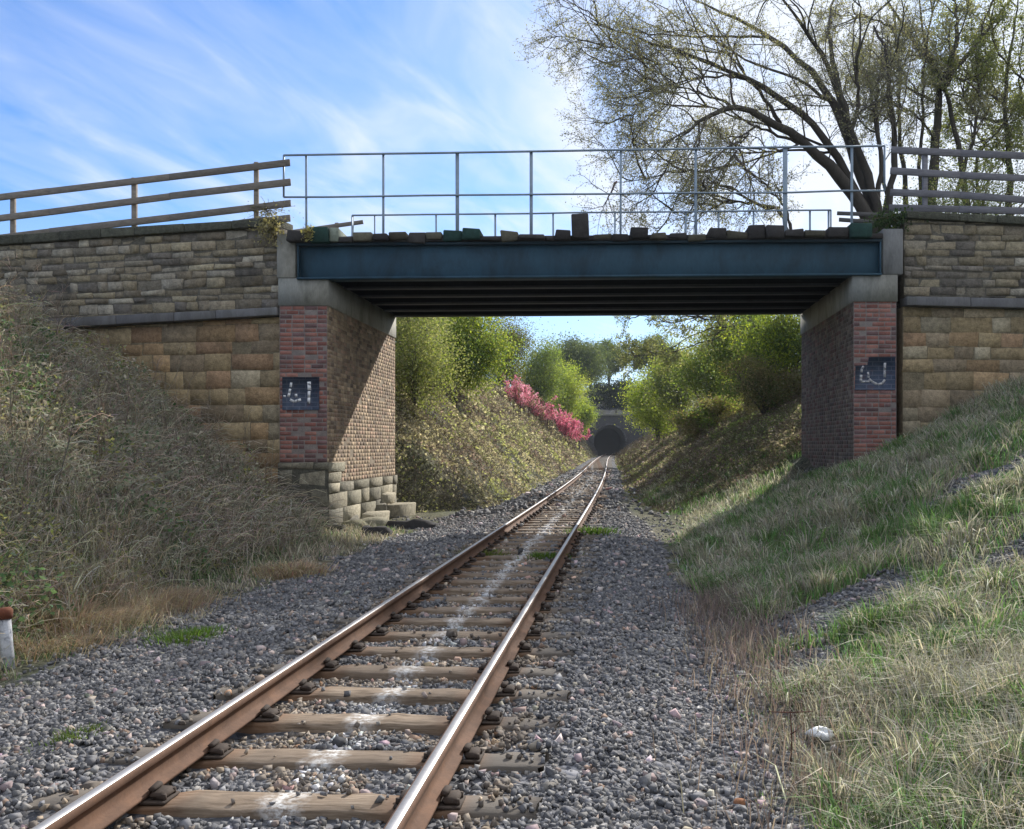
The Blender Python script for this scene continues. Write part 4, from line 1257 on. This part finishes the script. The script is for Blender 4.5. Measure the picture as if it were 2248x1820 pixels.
leafy('elder_bush', 'brown twiggy bush under the leaning tree by the right abutment', 1600 * d, 810 * d, 38, 3.4, 2.2, BR + DG[:1], 11000, .06, group=GRP, cat='bush', clumps=50)
leafy('elder_bush', 'brown twiggy bush low on the right bank toward the tunnel', 1480 * d, 868 * d, 50, 4.0, 2.2, BR + MG[:1], 9000, .08, group=GRP, cat='bush', clumps=50)
for (x_, y_, w_, h_, l_) in ((16.6, 25.5, 4.6, 4.0, 'dense unseen hedge tree added to shade the right bank, next to the frame edge'), (20.5, 27, 5.0, 4.5, 'dense unseen hedge tree added for shade farther along the right approach'), (25.5, 27.5, 5.5, 5.0, 'dense unseen hedge tree added for shade at the far end of the right approach')):  # unseen trees added beyond the right edge to keep the right bank shaded
    leafy('shade_tree', l_, CX + x_ / y_ * F, CY - (8.8 - CAMH) / y_ * F, y_, w_, h_ + 1, DG + MG, 16000, .075, zb=5.8, group='unseen hedge trees added along the right approach for shade')
ov = [limb(40, [(1700, 1470), (1500, 1340), (1330, 1400), (1200, 1440), (1120, 1500)], -2, .09, .012),
      limb(40, [(1650, 1440), (1400, 1360), (1240, 1330), (1050, 1370)], 1, .07, .012),
      limb(40, [(1650, 1500), (1450, 1480), (1300, 1500), (1180, 1560)], -1, .06, .012)]


def q3(x, y, D): return at(1200 + x / 2.8587, 300 + y / 2.8587, D)


ovl = []
for pts, dd, r0 in (([(1750, 1500), (1600, 1300), (1300, 1180), (1000, 1200), (800, 1320)], -2, .09), ([(1600, 1300), (1200, 1120), (960, 1130), (760, 1180), (560, 1120)], 1, .07), ([(1300, 1190), (1000, 1290), (760, 1360), (560, 1380)], -1, .05), ([(1000, 1150), (860, 1080), (700, 1000), (560, 960)], 1, .05)):
    n = len(pts); ovl.append(([q3(x, y, 42 + dd * i / n) for i, (x, y) in enumerate(pts)], r0, .012))
limb_tree('overhanging_tree', 'thin twigged tree reaching out over the track just below the girder', (float(at(1812, 800, 42)[0]), 42, 5.5), ovl, 1, 9000, PA, .055, nch=(9, 6, 5), lens=(1.6, .9, .5), gravity=.05)

# ------------------------------------------------------------------ ground cover


def scatter(n, x0, x1, d0, d1):
    return R.uniform(x0, x1, n), R.uniform(d0, d1, n)


def cover_beyond(side):
    """brambles and ivy on the far slopes"""
    mb = MB()
    for (d0, d1, n, ls) in ((27.3, 40, 36000, .048), (40, 70, 26000, .085), (70, 120, 14000, .15), (120, TD, 8000, .22)):
        D = d0 + (d1 - d0) * R.uniform(size=n)
        t = R.uniform(0, 1, n) ** .8 * np.interp(D, [27, 40, 184], [8.5, 9.5, 12])
        w = np.interp(D, *(WL if side < 0 else WR)) - .25
        X = Xc(D) + side * (w + t)
        g = gz(X, D)
        lump = (.10 + (1.4 if side < 0 else .9) * fbm(X * .8, D * .8, 61) ** 2.2) * np.clip(t / (1.2 if side < 0 else 3.0), .08, 1)
        Z = g + lump * R.uniform(.25, 1, n) ** .6
        ok = np.ones(n, bool)
        if side < 0: ok &= ~((D < 27.6) & (X < -5.6))
        else: ok &= ~((D < 27.6) & (X > 5.7))
        v = fbm(X * .5, D * .5, 71)
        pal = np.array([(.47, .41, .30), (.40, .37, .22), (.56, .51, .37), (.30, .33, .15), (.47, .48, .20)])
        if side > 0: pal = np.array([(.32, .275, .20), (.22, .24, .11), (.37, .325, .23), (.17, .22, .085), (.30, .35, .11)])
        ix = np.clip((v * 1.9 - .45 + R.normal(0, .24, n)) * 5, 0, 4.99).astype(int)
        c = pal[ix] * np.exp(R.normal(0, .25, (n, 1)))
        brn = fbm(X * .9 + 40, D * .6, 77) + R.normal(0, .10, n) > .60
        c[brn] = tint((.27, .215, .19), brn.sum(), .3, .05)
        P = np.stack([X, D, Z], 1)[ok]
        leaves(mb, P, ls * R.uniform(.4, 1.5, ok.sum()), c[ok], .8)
        m = n // 5
        k = R.integers(0, len(P), m)
        dirs = unit(R.normal(size=(m, 3)) + np.array([0, 0, .5])) * (ls * 9)
        Q = np.stack([P[k] - dirs * .5, P[k] + R.normal(0, ls, (m, 3)) + np.array([0, 0, .05]), P[k] + dirs * .5], 1)
        tubes(mb, Q, np.full((m, 3), max(.006, ls * .09)), 3, tint((.17, .14, .10), m, .3), False)
    tag(mb.build('bramble_cover', M['scrub']), ('tangled tan and green brambles covering the sunny left slope beyond the bridge' if side < 0 else 'brown and green brambles covering the right slope beyond the bridge'), 'brambles', kind='stuff')


cover_beyond(-1); cover_beyond(1)


def right_grass():
    mb = MB()
    for (d0, d1, x0, x1, dens, hs, w) in ((3.2, 7, .6, 4.2, 2600, 1.0, .0028), (7, 12, 1.0, 7, 1250, 1.0, .0042), (12, 21, 1.0, 12, 620, 1.05, .0065), (21, 36, .3, 9, 330, 1.0, .010)):
        n = int((d1 - d0) * (x1 - x0) * dens)
        X, D = scatter(n, x0, x1, d0, d1)
        s = X - Xc(D); wr = np.interp(D, *WR)
        n1 = fbm(X * 1.1, D * 1.1, 81); n2 = fbm(X * 2.7, D * 2.7, 83); lit_ = hit(1797, 1634)[0]
        k = (s > wr - .15 + (n2 - .5) * 1.1) & (patch_mask(X, D) < .12 + R.uniform(0, .25, n)) & (R.uniform(size=n) < .25 + n2 * 1.15)
        k &= ~((np.abs(X - lit_[0]) < .09) & (D < lit_[1] + .06) & (D > lit_[1] - .9))
        k &= ~((X > 5.7) & (D > 20.9) & (D < 27.3)) & ~((X > 6.6) & (D > 20.8))
        X, D, n1, n2, s, wr = (a[k] for a in (X, D, n1, n2, s, wr)); n = len(X)
        straw = R.uniform(size=n) < np.clip(.58 - (n1 - .45) * 4.0, .05, .9)
        h = hs * np.where(straw, R.uniform(.10, .38, n), R.uniform(.08, .28, n)) * (.6 + .8 * n2) * np.clip((s - wr + .5) / .8, .35, 1)
        c = np.where(straw[:, None], tint((.42, .395, .33), n, .34, .04), tint((.14, .26, .085), n, .3, .10))
        mid = R.uniform(size=n) < .22
        c[mid] = tint((.29, .30, .19), mid.sum(), .28)
        lean = np.where(straw, R.uniform(.25, 1.5, n), R.uniform(.1, .9, n))
        az = np.where(R.uniform(size=n) < .35, np.pi + R.normal(0, 1.1, n), R.uniform(0, 2 * np.pi, n)) + (fbm(X * 1.6, D * 1.6, 89) - .5) * 5
        blades(mb, np.stack([X, D, gz(X, D) - .01], 1), h, w * R.uniform(.6, 1.5, n), lean, c, az)
    # tussocks: blades fanning out from many tufts
    m = 560; D = 3.6 + 18 * R.uniform(size=m) ** 1.5; X = Xc(D) + np.interp(D, *WR) + R.uniform(-.1, 6.5, m)
    k = ~((X > 5.5) & (D > 20)) & (patch_mask(X, D) < .1) & (np.hypot(X - lit_[0], D - lit_[1]) > .8); X, D = X[k], D[k]
    for x, y in zip(X, D):
        n = 130; g = R.uniform(size=n) < (.85 if R.uniform() < .4 else .08)
        a = R.uniform(0, 2 * np.pi, n); rr = np.abs(R.normal(0, .07, n)) * (1 + y / 12)
        px_, py_ = x + rr * np.cos(a), y + rr * np.sin(a)
        c = np.where(g[:, None], tint((.14, .235, .085), n, .3, .1), tint((.43, .40, .33), n, .32, .04))
        blades(mb, np.stack([px_, py_, gz(px_, py_)], 1), R.uniform(.14, .42, n), (.0024 + y * .0004) * R.uniform(.6, 1.4, n), R.uniform(.3, 1.3, n), c, a + R.normal(0, .5, n))
    # dead purple-brown stems along the edge of the gravel
    n = 5200; D = R.uniform(4.6, 12, n); s = np.interp(D, *WR) + R.normal(-.05, .28, n); X = Xc(D) + s
    k = R.uniform(size=n) < fbm(X * 1.3, D * 1.3, 87) * 1.3 - .2; X, D = X[k], D[k]; n = len(X)
    blades(mb, np.stack([X, D, gz(X, D)], 1), R.uniform(.08, .36, n), .0022 * R.uniform(.6, 1.5, n) * (1 + D / 9), R.uniform(.1, .8, n), tint((.25, .20, .185), n, .3, .05))
    tag(mb.build('bank_grass', M['grass']), 'rough green and straw coloured grass on the right bank', 'grass', kind='stuff')


right_grass()


def left_verge():
    mb = MB()
    for (d0, d1, dens, w) in ((4.5, 12, 900, .004), (12, 22, 480, .0065)):
        n = int((d1 - d0) * 6 * dens)
        X, D = scatter(n, -8.6, -2.6, d0, d1)
        s = X - Xc(D); n1 = fbm(X * .9, D * .9, 91); n2 = fbm(X * 2.2, D * 2.2, 93)
        edge = 3.35 + (fbm(X * 1.2, D * 1.2, 95) - .5) * 1.2
        k = (-s > edge) & (R.uniform(size=n) < .2 + 1.1 * n2) & ~((D > 20.6) & (X < -5.7))
        X, D, n1, n2, s = (a[k] for a in (X, D, n1, n2, s)); n = len(X)
        straw = R.uniform(size=n) < np.clip(.50 + (n1 - .45) * 2.6, .12, .92)
        h = np.where(straw, R.uniform(.12, .42, n), R.uniform(.06, .24, n)) * (.55 + n2 * .9) * np.clip((-s - 2.9) / 1.2, .3, 1)
        c = np.where(straw[:, None], tint((.42, .37, .30), n, .32, .05), tint((.15, .225, .10), n, .3, .1))
        blades(mb, np.stack([X, D, gz(X, D) - .01], 1), h, w * R.uniform(.6, 1.5, n), np.where(straw, R.uniform(.4, 1.4, n), R.uniform(.1, .9, n)), c)
    tag(mb.build('verge_grass', M['grass']), 'low grass and dry straw along the foot of the left bank', 'grass', kind='stuff')


left_verge()


def left_brambles():
    mb = MB()
    # leaves
    for (d0, d1, n, ls) in ((6.5, 13, 26000, .026), (13, 21.6, 26000, .033)):
        D = R.uniform(d0, d1, n); t = R.uniform(0, 1, n) * 8.0
        X = Xc(D) - np.interp(D, *WL) - .15 - t
        g = gz(X, D)
        lump = (.05 + 1.5 * fbm(X * 1.1, D * 1.1, 101) ** 1.8) * np.clip((t + .1) / 1.3, .1, 1)
        Z = g + lump * R.uniform(.15, 1.0, n) ** .7
        ok = ~((D > 20.75 - .02) & (X > -7.2)) & (D < 20.75 + .2 * np.maximum(0, -X - 7.1))
        v = fbm(X * .55, D * .55, 103)
        sunny = np.clip((v - .5) * 4 + (D < 12.5) * .75, 0, 1)  # paler yellow leaves on the near stretch paint the sunlit patch into the colour
        gcol = np.array([(.19, .25, .16), (.22, .25, .17), (.38, .355, .29), (.48, .44, .37), (.40, .355, .30)])[R.integers(0, 5, n)]
        sunlit_col = np.array([(.40, .39, .15), (.33, .34, .13), (.46, .42, .24), (.24, .28, .09)])[R.integers(0, 4, n)]
        pickY = R.uniform(size=n) < sunny * .8
        c = np.where(pickY[:, None], sunlit_col, gcol) * np.exp(R.normal(0, .25, (n, 1)))
        P = np.stack([X, D, Z], 1)[ok]
        leaves(mb, P, ls * R.uniform(.5, 1.5, ok.sum()), c[ok], .3)
        # dead stems, arching
        m = 24000 if d0 > 10 else 17000
        k = R.integers(0, len(P), m)
        b = P[k].copy(); b[:, 2] = gz(b[:, 0], b[:, 1])
        az = R.uniform(0, 2 * np.pi, m); L = R.uniform(.25, 1.0, m) * (1.0 if d0 > 10 else .8)
        dirs = np.stack([np.cos(az), np.sin(az), 0 * az], 1)
        K = 6; u = np.linspace(0, 1, K)
        rise = R.uniform(.25, 1.0, m) * L; out = R.uniform(.2, 1.0, m) * L
        Q = b[:, None, :] + dirs[:, None, :] * (out[:, None] * u[None])[..., None] + np.array([0, 0, 1.0]) * (rise[:, None] * (u * 1.7 - u * u * 1.1)[None])[..., None]
        Q += R.normal(0, .015, Q.shape)
        ok2 = ~((Q[..., 1] > 20.7) & (Q[..., 0] > -7.3)).any(1) & (Q[..., 1] < 20.85 + .2 * np.maximum(0, -Q[..., 0] - 7.1)).all(1)
        Q = Q[ok2]; m = len(Q)
        col = np.where((R.uniform(size=m) < .5)[:, None], tint((.58, .54, .48), m, .28), tint((.42, .37, .32), m, .3))
        tubes(mb, Q, np.linspace(.0045, .0022, K)[None].repeat(m, 0) * (1.0 if d0 < 10 else 1.5), 3, col, False)
    # grass growing up through the stems
    n = 13000; D = 7 + 13.6 * R.uniform(size=n); t = R.uniform(0, 6.5, n); X = Xc(D) - np.interp(D, *WL) - t
    k = R.uniform(size=n) < fbm(X * .9, D * .9, 107) * 2 - .55; X, D = X[k], D[k]; n = len(X)
    blades(mb, np.stack([X, D, gz(X, D) + .05], 1), R.uniform(.2, .75, n), .0035 * (.6 + D / 14) * R.uniform(.6, 1.4, n), R.uniform(.2, 1.3, n), np.where((R.uniform(size=n) < .45)[:, None], tint((.13, .20, .10), n, .3, .1), tint((.46, .42, .35), n, .3)))
    # twiggy saplings and old dock stems standing out of the tangle
    m = 150; D = 8 + 12.4 * R.uniform(size=m) ** .7; t = R.uniform(.8, 7.5, m); X = Xc(D) - np.interp(D, *WL) - t
    b = np.stack([X, D, gz(X, D)], 1); u = np.linspace(0, 1, 6)
    H = R.uniform(.6, 1.45, m)[:, None]
    Q = b[:, None, :] + np.cumsum(R.normal(0, .035, (m, 6, 3)), 1); Q[..., 2] += H * u[None]
    Q[..., 0] += R.normal(0, .22, (m, 1)) * u[None] ** 1.5
    tubes(mb, Q, np.linspace(.009, .004, 6)[None].repeat(m, 0), 4, tint((.34, .30, .25), m, .3), False)
    Q2 = grow(Q, 7, .42, 5, .7, .25, .2, .25)
    tubes(mb, Q2, np.linspace(.005, .0025, 5)[None].repeat(len(Q2), 0), 3, tint((.36, .31, .26), len(Q2), .3), False)
    Q3 = grow(Q2, 4, .18, 3, .7, .15, .2, .2)
    tubes(mb, Q3, np.linspace(.003, .002, 3)[None].repeat(len(Q3), 0), 3, tint((.36, .31, .26), len(Q3), .3), False)
    # dark ivy sprawling in patches
    n = 30000; D = 8 + 12.6 * R.uniform(size=n); t = R.uniform(0, 7.5, n); X = Xc(D) - np.interp(D, *WL) - t
    k = (fbm(X * .75, D * .75, 111) > .60) & ~((D > 20.6) & (X > -7.3)); X, D = X[k], D[k]; n = len(X)
    leaves(mb, np.stack([X, D, gz(X, D) + R.uniform(.05, .6, n)], 1), R.uniform(.02, .045, n), tint((.12, .185, .09), n, .3, .08), .6, .8)
    # a few long pale canes
    pts = hit([330, 520, 430, 560, 300, 640, 250, 180, 100, 700, 400, 350], [1080, 1000, 900, 1060, 1200, 1120, 1000, 1300, 900, 1150, 820, 760])
    for p in pts:
        az = R.uniform(0, 2 * np.pi); L = R.uniform(.7, 1.5)
        u = np.linspace(0, 1, 9)
        Q = p + np.outer(u * L, [math.cos(az), math.sin(az) * .4, 0]) + np.outer(L * (u * 1.9 - u * u * 1.3), [0, 0, .75]) + R.normal(0, .012, (9, 3))
        if (Q[:, 1] > 20.7).any(): continue
        tubes(mb, Q[None], np.linspace(.009, .004, 9)[None], 4, (.36, .31, .22), False)
    tag(mb.build('bramble_thicket', M['scrub']), 'tangle of dead stems, brambles and ivy over the left bank in front of the wall', 'brambles', kind='stuff')


left_brambles()

# ------------------------------------------------------------------ tufts, weeds, litter and rubble


def tuft(label, px, py, n, rad, h, cols, w=.004, lean=(.2, 1.1), name='grass_tuft', cat='grass tuft', group='separate tufts of grass beside the track'):
    p = hit(px, py)[0]
    q = p + np.stack([R.normal(0, rad, n), R.normal(0, rad, n), np.zeros(n)], 1); q[:, 2] = gz(q[:, 0], q[:, 1]) - .01
    dd = np.hypot(q[:, 0] - p[0], q[:, 1] - p[1]); az = np.arctan2(q[:, 1] - p[1], q[:, 0] - p[0]) + R.normal(0, .6, n)
    c = np.concatenate([tint(cols[i % len(cols)], n // len(cols) + 1, .25, .08) for i in range(len(cols))])[:n]; R.shuffle(c)
    mb = blades(MB(), q - p, h * R.uniform(.5, 1.2, n), w * R.uniform(.7, 1.4, n), R.uniform(*lean, n), c, az)
    o = mb.build(name, M['grass']); o.location = tuple(p)
    return tag(o, label, cat, group)


G1 = [(.11, .19, .03), (.09, .15, .03)]; ST = [(.44, .34, .24), (.36, .27, .185), (.50, .41, .29)]
tuft('bright green tuft on the ballast left of the near left rail', 405, 1405, 700, .16, .13, G1)
tuft('pale green tuft among the stones close to the bottom left corner', 165, 1620, 260, .09, .07, [(.14, .19, .06), (.10, .15, .04)])
tuft('small green tuft right of the right rail, in the bridge shadow', 1302, 1172, 500, .22, .20, G1, .008)
tuft('yellow-green tuft between the rails by the left rail under the bridge', 1062, 1222, 500, .20, .14, [(.17, .19, .04), (.10, .14, .03)], .007)
tuft('dark green tuft between the rails by the right rail under the bridge', 1205, 1228, 450, .16, .16, G1, .007)
tuft('large fluffy straw tussock near the marker post', 165, 1370, 2600, .26, .34, ST, .0035, (.5, 1.6), 'grass_tussock', 'grass tussock', 'dry tussocks along the left verge')
tuft('brown dry tussock right of the fluffy straw one', 330, 1345, 2400, .30, .34, ST[:2] + [(.36, .28, .20)], .0035, (.5, 1.6), 'grass_tussock', 'grass tussock', 'dry tussocks along the left verge')
tuft('dark flattened dry tussock at the foot of the marker post', 95, 1425, 1800, .26, .20, [(.36, .27, .18), (.42, .33, .23)], .0035, (.8, 1.8), 'grass_tussock', 'grass tussock', 'dry tussocks along the left verge')
tuft('small rounded dry tussock on the verge below the left abutment', 640, 1265, 1200, .24, .26, ST, .006, (.5, 1.5), 'grass_tussock', 'grass tussock', 'dry tussocks along the left verge')

# white marker post with a rusty cap at the left edge
p = hit(14, 1470)[0]
mp_ = thing('marker_post', 'white painted marker post with a rusty cap at the left edge', 'post', tuple(p))
hh = 118 * p[1] / F
mb = MB(); rod(mb, [(p[0] + .03, p[1], p[2] - .2), (p[0], p[1], p[2] + hh * .5), (p[0] - .015, p[1], p[2] + hh)], [.062, .050, .046], 14, (.50, .51, .54)); mb.build('shaft', M['flake'], mp_, True)
mb = MB(); rod(mb, [(p[0] - .015, p[1], p[2] + hh - .04), (p[0] - .016, p[1], p[2] + hh + .03), (p[0] - .018, p[1], p[2] + hh + .055)], [.062, .066, .05], 14, (.16, .055, .03)); mb.build('cap', M['rust'], mp_)


def rock(label, px, py, r, c, name='stone', cat='stone', group=None, lift=.3, mat='rock', sq=(1, 1, .75)):
    p = hit(px, py)[0]
    import bmesh
    bm = bmesh.new(); bmesh.ops.create_icosphere(bm, subdivisions=3, radius=r)
    sd_ = R.normal(size=(5, 3)) * 2.2 / r; ph = R.uniform(0, 6, 5)
    for v in bm.verts:
        k = 1 + .10 * sum(math.sin(v.co.dot(Vector(a)) + b) for a, b in zip(sd_, ph)) * .6
        v.co = Vector((v.co.x * sq[0], v.co.y * sq[1], v.co.z * sq[2])) * k
    me = bpy.data.meshes.new(name); bm.to_mesh(me); bm.free()
    a = me.color_attributes.new('Col', 'FLOAT_COLOR', 'POINT'); a.data.foreach_set('color', list((*c, 1)) * len(me.vertices))
    me.materials.append(M[mat]); o = bpy.data.objects.new(name, me); COL.objects.link(o)
    o.location = (p[0], p[1], p[2] + r * lift); o.rotation_euler = (0, 0, random.uniform(0, 6))
    return tag(o, label, cat, group)


rock('round white stone lying beside the right rail', 1203, 1297, .055, (.75, .75, .74), lift=.8)
rock('small pale stone on the ballast right of the round white one', 1253, 1302, .035, (.62, .62, .62), lift=.8)
rock('orange brown stone on the ballast near the bottom right', 1624, 1771, .035, (.26, .12, .06), lift=.6)


def litter():
    p = hit(1797, 1634)[0]
    th = np.linspace(0, 2 * np.pi, 20, endpoint=False)
    mb = MB(); V = []
    for k, (r, z) in enumerate(((.0, .05), (.03, .052), (.052, .035), (.06, .008), (.045, -.01))):
        r *= 1.2; V += [(p[0] + r * 1.3 * math.cos(t) * (1 + .12 * math.sin(3 * t + k)), p[1] + r * math.sin(t), p[2] + .045 + z * .8 + .014 * math.sin(2 * t) + .008 * math.sin(5 * t + k)) for t in th]
    Q = [[k * 20 + j, (k + 1) * 20 + j, (k + 1) * 20 + (j + 1) % 20, k * 20 + (j + 1) % 20] for k in range(4) for j in range(20)]
    mb.add(V, Q, None, (.78, .80, .82))
    tag(mb.build('plastic_litter', M['litter'], smooth=True), 'crumpled white scrap of litter beside the rusty weed stalk', 'litter')


litter()


def weed(label, px, py, hgt, arms, c, r=.006):
    p = hit(px, py)[0]
    T_ = thing('dead_weed', label, 'weed', tuple(p), 'dead weeds at the edge of the ballast')
    mb = MB()
    rod(mb, [p, p + np.array([.01, 0, hgt * .5]), p + np.array([.0, 0, hgt])], [r, r * .9, r * .6], 5, c)
    mb.build('stalk', M['bark'], T_)
    for (f, dx, dz) in arms:
        a = p + np.array([0, 0, hgt * f])
        m_ = MB(); rod(m_, [a, a + np.array([dx * .5, R.normal(0, .02), dz * .6]), a + np.array([dx, R.normal(0, .04), dz])], [r * .7, r * .6, r * .4], 4, c); m_.build('side_stem', M['bark'], T_)


weed('rust brown dead weed stalk with a level arm at the edge of the gravel', 1735, 1690, .36, [(.97, -.13, .0), (.97, .14, .005), (.6, .06, .05)], (.11, .055, .04))
weed('thin grey dead weed stalk standing left of the rust brown one', 1690, 1570, .40, [(.6, -.05, .09), (.75, .05, .08), (.45, .06, .1)], (.17, .14, .12), .004)
weed('pale upright dead weed stalk at the tip of the gravel tongue', 1770, 1455, .42, [(.8, .04, .06), (.6, -.05, .09)], (.30, .27, .22), .004)
weed('tangled purple brown dead weed between the grey and the pale stalks', 1725, 1510, .34, [(.4, -.12, .12), (.5, .12, .10), (.7, -.06, .1), (.3, .1, .15), (.8, .05, .05)], (.13, .095, .09), .004)


def block(label, px, py, D, size, rot, c, mat, name, cat, z=None, tilt=None):
    p = at(px, py, D)
    zz = float(gz(p[0], D)) if z is None else z
    cs, sn = math.cos(rot), math.sin(rot)
    tl = random.uniform(-.10, .10) if tilt is None else tilt
    nx_ = 5; V = []; Q = []
    for i in range(nx_ + 1):                       # a weathered block: sections along its length, each knocked out of true
        x_ = size[0] * (i / nx_ - .5); f_ = 1 - (.28 if i in (0, nx_) else .06) * random.random()
        sec = [(-.5, 0), (-.46, .8), (-.3, 1), (.3, 1), (.47, .85), (.5, 0)]
        for (a_, b_) in sec:
            V.append((x_ + random.gauss(0, .02), a_ * size[1] * f_ + random.gauss(0, .014), -.12 + (b_ * (size[2] + .12)) * f_ + tl * x_ + random.gauss(0, .014)))
    for i in range(nx_):
        for j in range(5): Q.append([i * 6 + j, i * 6 + j + 1, (i + 1) * 6 + j + 1, (i + 1) * 6 + j])
    V = np.array(V); V = np.stack([V[:, 0] * cs - V[:, 1] * sn, V[:, 0] * sn + V[:, 1] * cs, V[:, 2]], 1)
    e_ = nx_ * 6
    mb = MB().add(V, Q + [[5, 4, 1, 0], [4, 3, 2, 1], [e_, e_ + 1, e_ + 4, e_ + 5], [e_ + 1, e_ + 2, e_ + 3, e_ + 4]], None, c)
    o = mb.build(name, M[mat]); o.location = (p[0], D, zz)
    return tag(o, label, cat)


block('black broken timber baulk lying on the ballast by the left abutment', 826, 1180, 20.4, (.62, .34, .24), .16, (.035, .032, .03), 'deckwood', 'timber_baulk', 'timber')
block('long black timber slab propped behind the broken baulk', 905, 1165, 22.6, (1.15, .5, .20), -.12, (.035, .033, .033), 'deckwood', 'timber_slab', 'timber')
block('pale sunlit stone slab leaning on the abutment footing', 800, 1140, 22.9, (1.1, .8, .22), .35, (.27, .25, .18), 'stone', 'stone_slab', 'stone')
block('mossy squared stone fallen from the abutment footing', 775, 1155, 21.9, (.55, .45, .24), -.2, (.17, .16, .10), 'stone', 'fallen_stone', 'stone')
block('small dark squared stone beside the grass at the abutment corner', 738, 1168, 21.0, (.42, .35, .22), .3, (.05, .05, .04), 'stone', 'dark_stone', 'stone')


# plants rooted in the masonry
def wall_plant(label, P, n, rad, ls, cols, name='wall_plant'):
    P = np.array(P)
    mb = MB()
    C = P + R.normal(size=(n, 3)) * np.array(rad)
    leaves(mb, C - P, ls * R.uniform(.6, 1.4, n), np.array(cols)[R.integers(0, len(cols), n)] * np.exp(R.normal(0, .2, (n, 1))))
    m = 40; Q = np.stack([np.zeros((m, 3)) + R.normal(0, .05, (m, 3)), (C[:m] - P) * .5 + np.array([0, 0, .05]), C[:m] - P], 1)
    tubes(mb, Q, np.full((m, 3), .005), 3, tint((.2, .17, .12), m), False)
    o = mb.build(name, M['leaf']); o.location = tuple(P)
    return tag(o, label, 'plant', 'plants rooted in the bridge masonry')


wall_plant('straw coloured plant hanging over the end of the left parapet', at(592, 500, 20.95), 500, (.14, .08, .17), .035, [(.33, .29, .17), (.24, .22, .12), (.38, .34, .22)])
wall_plant('pale yellow plant sprouting from the deck timbers at the left', at(676, 512, 20.6), 160, (.06, .05, .08), .035, [(.40, .36, .16), (.30, .28, .14)])
wall_plant('green bush of ivy on top of the right end wall', at(1955, 487, 21.2), 900, (.22, .15, .13), .04, [(.04, .075, .03), (.06, .09, .035), (.035, .06, .028)])
wall_plant('thin twiggy plant along the foot of the left fence near the railing', at(590, 466, 21.4), 260, (.25, .05, .12), .02, [(.22, .20, .11), (.17, .16, .08)])

# ------------------------------------------------------------------ the air over the cutting
me = bpy.data.meshes.new('haze')
lo, hi = (-930, -230, -3), (930, 1130, 34)
me.from_pydata([(x, y, z) for z in (lo[2], hi[2]) for x, y in ((lo[0], lo[1]), (hi[0], lo[1]), (hi[0], hi[1]), (lo[0], hi[1]))], [], [(3, 2, 1, 0), (4, 5, 6, 7), (0, 1, 5, 4), (1, 2, 6, 5), (2, 3, 7, 6), (3, 0, 4, 7)])
hm = bpy.data.materials.new('thin_haze'); hm.use_nodes = True; k = NT(hm.node_tree); k.n.clear()
pv = k.new('ShaderNodeVolumePrincipled'); pv.inputs['Color'].default_value = (.80, .89, 1, 1); pv.inputs['Density'].default_value = .0002; pv.inputs['Anisotropy'].default_value = .2
k.l.new(pv.outputs[0], k.new('ShaderNodeOutputMaterial').inputs['Volume'])
me.materials.append(hm); ho = bpy.data.objects.new('haze', me); COL.objects.link(ho)
tag(ho, 'thin blue spring haze filling the cutting towards the tunnel', 'haze', kind='stuff')
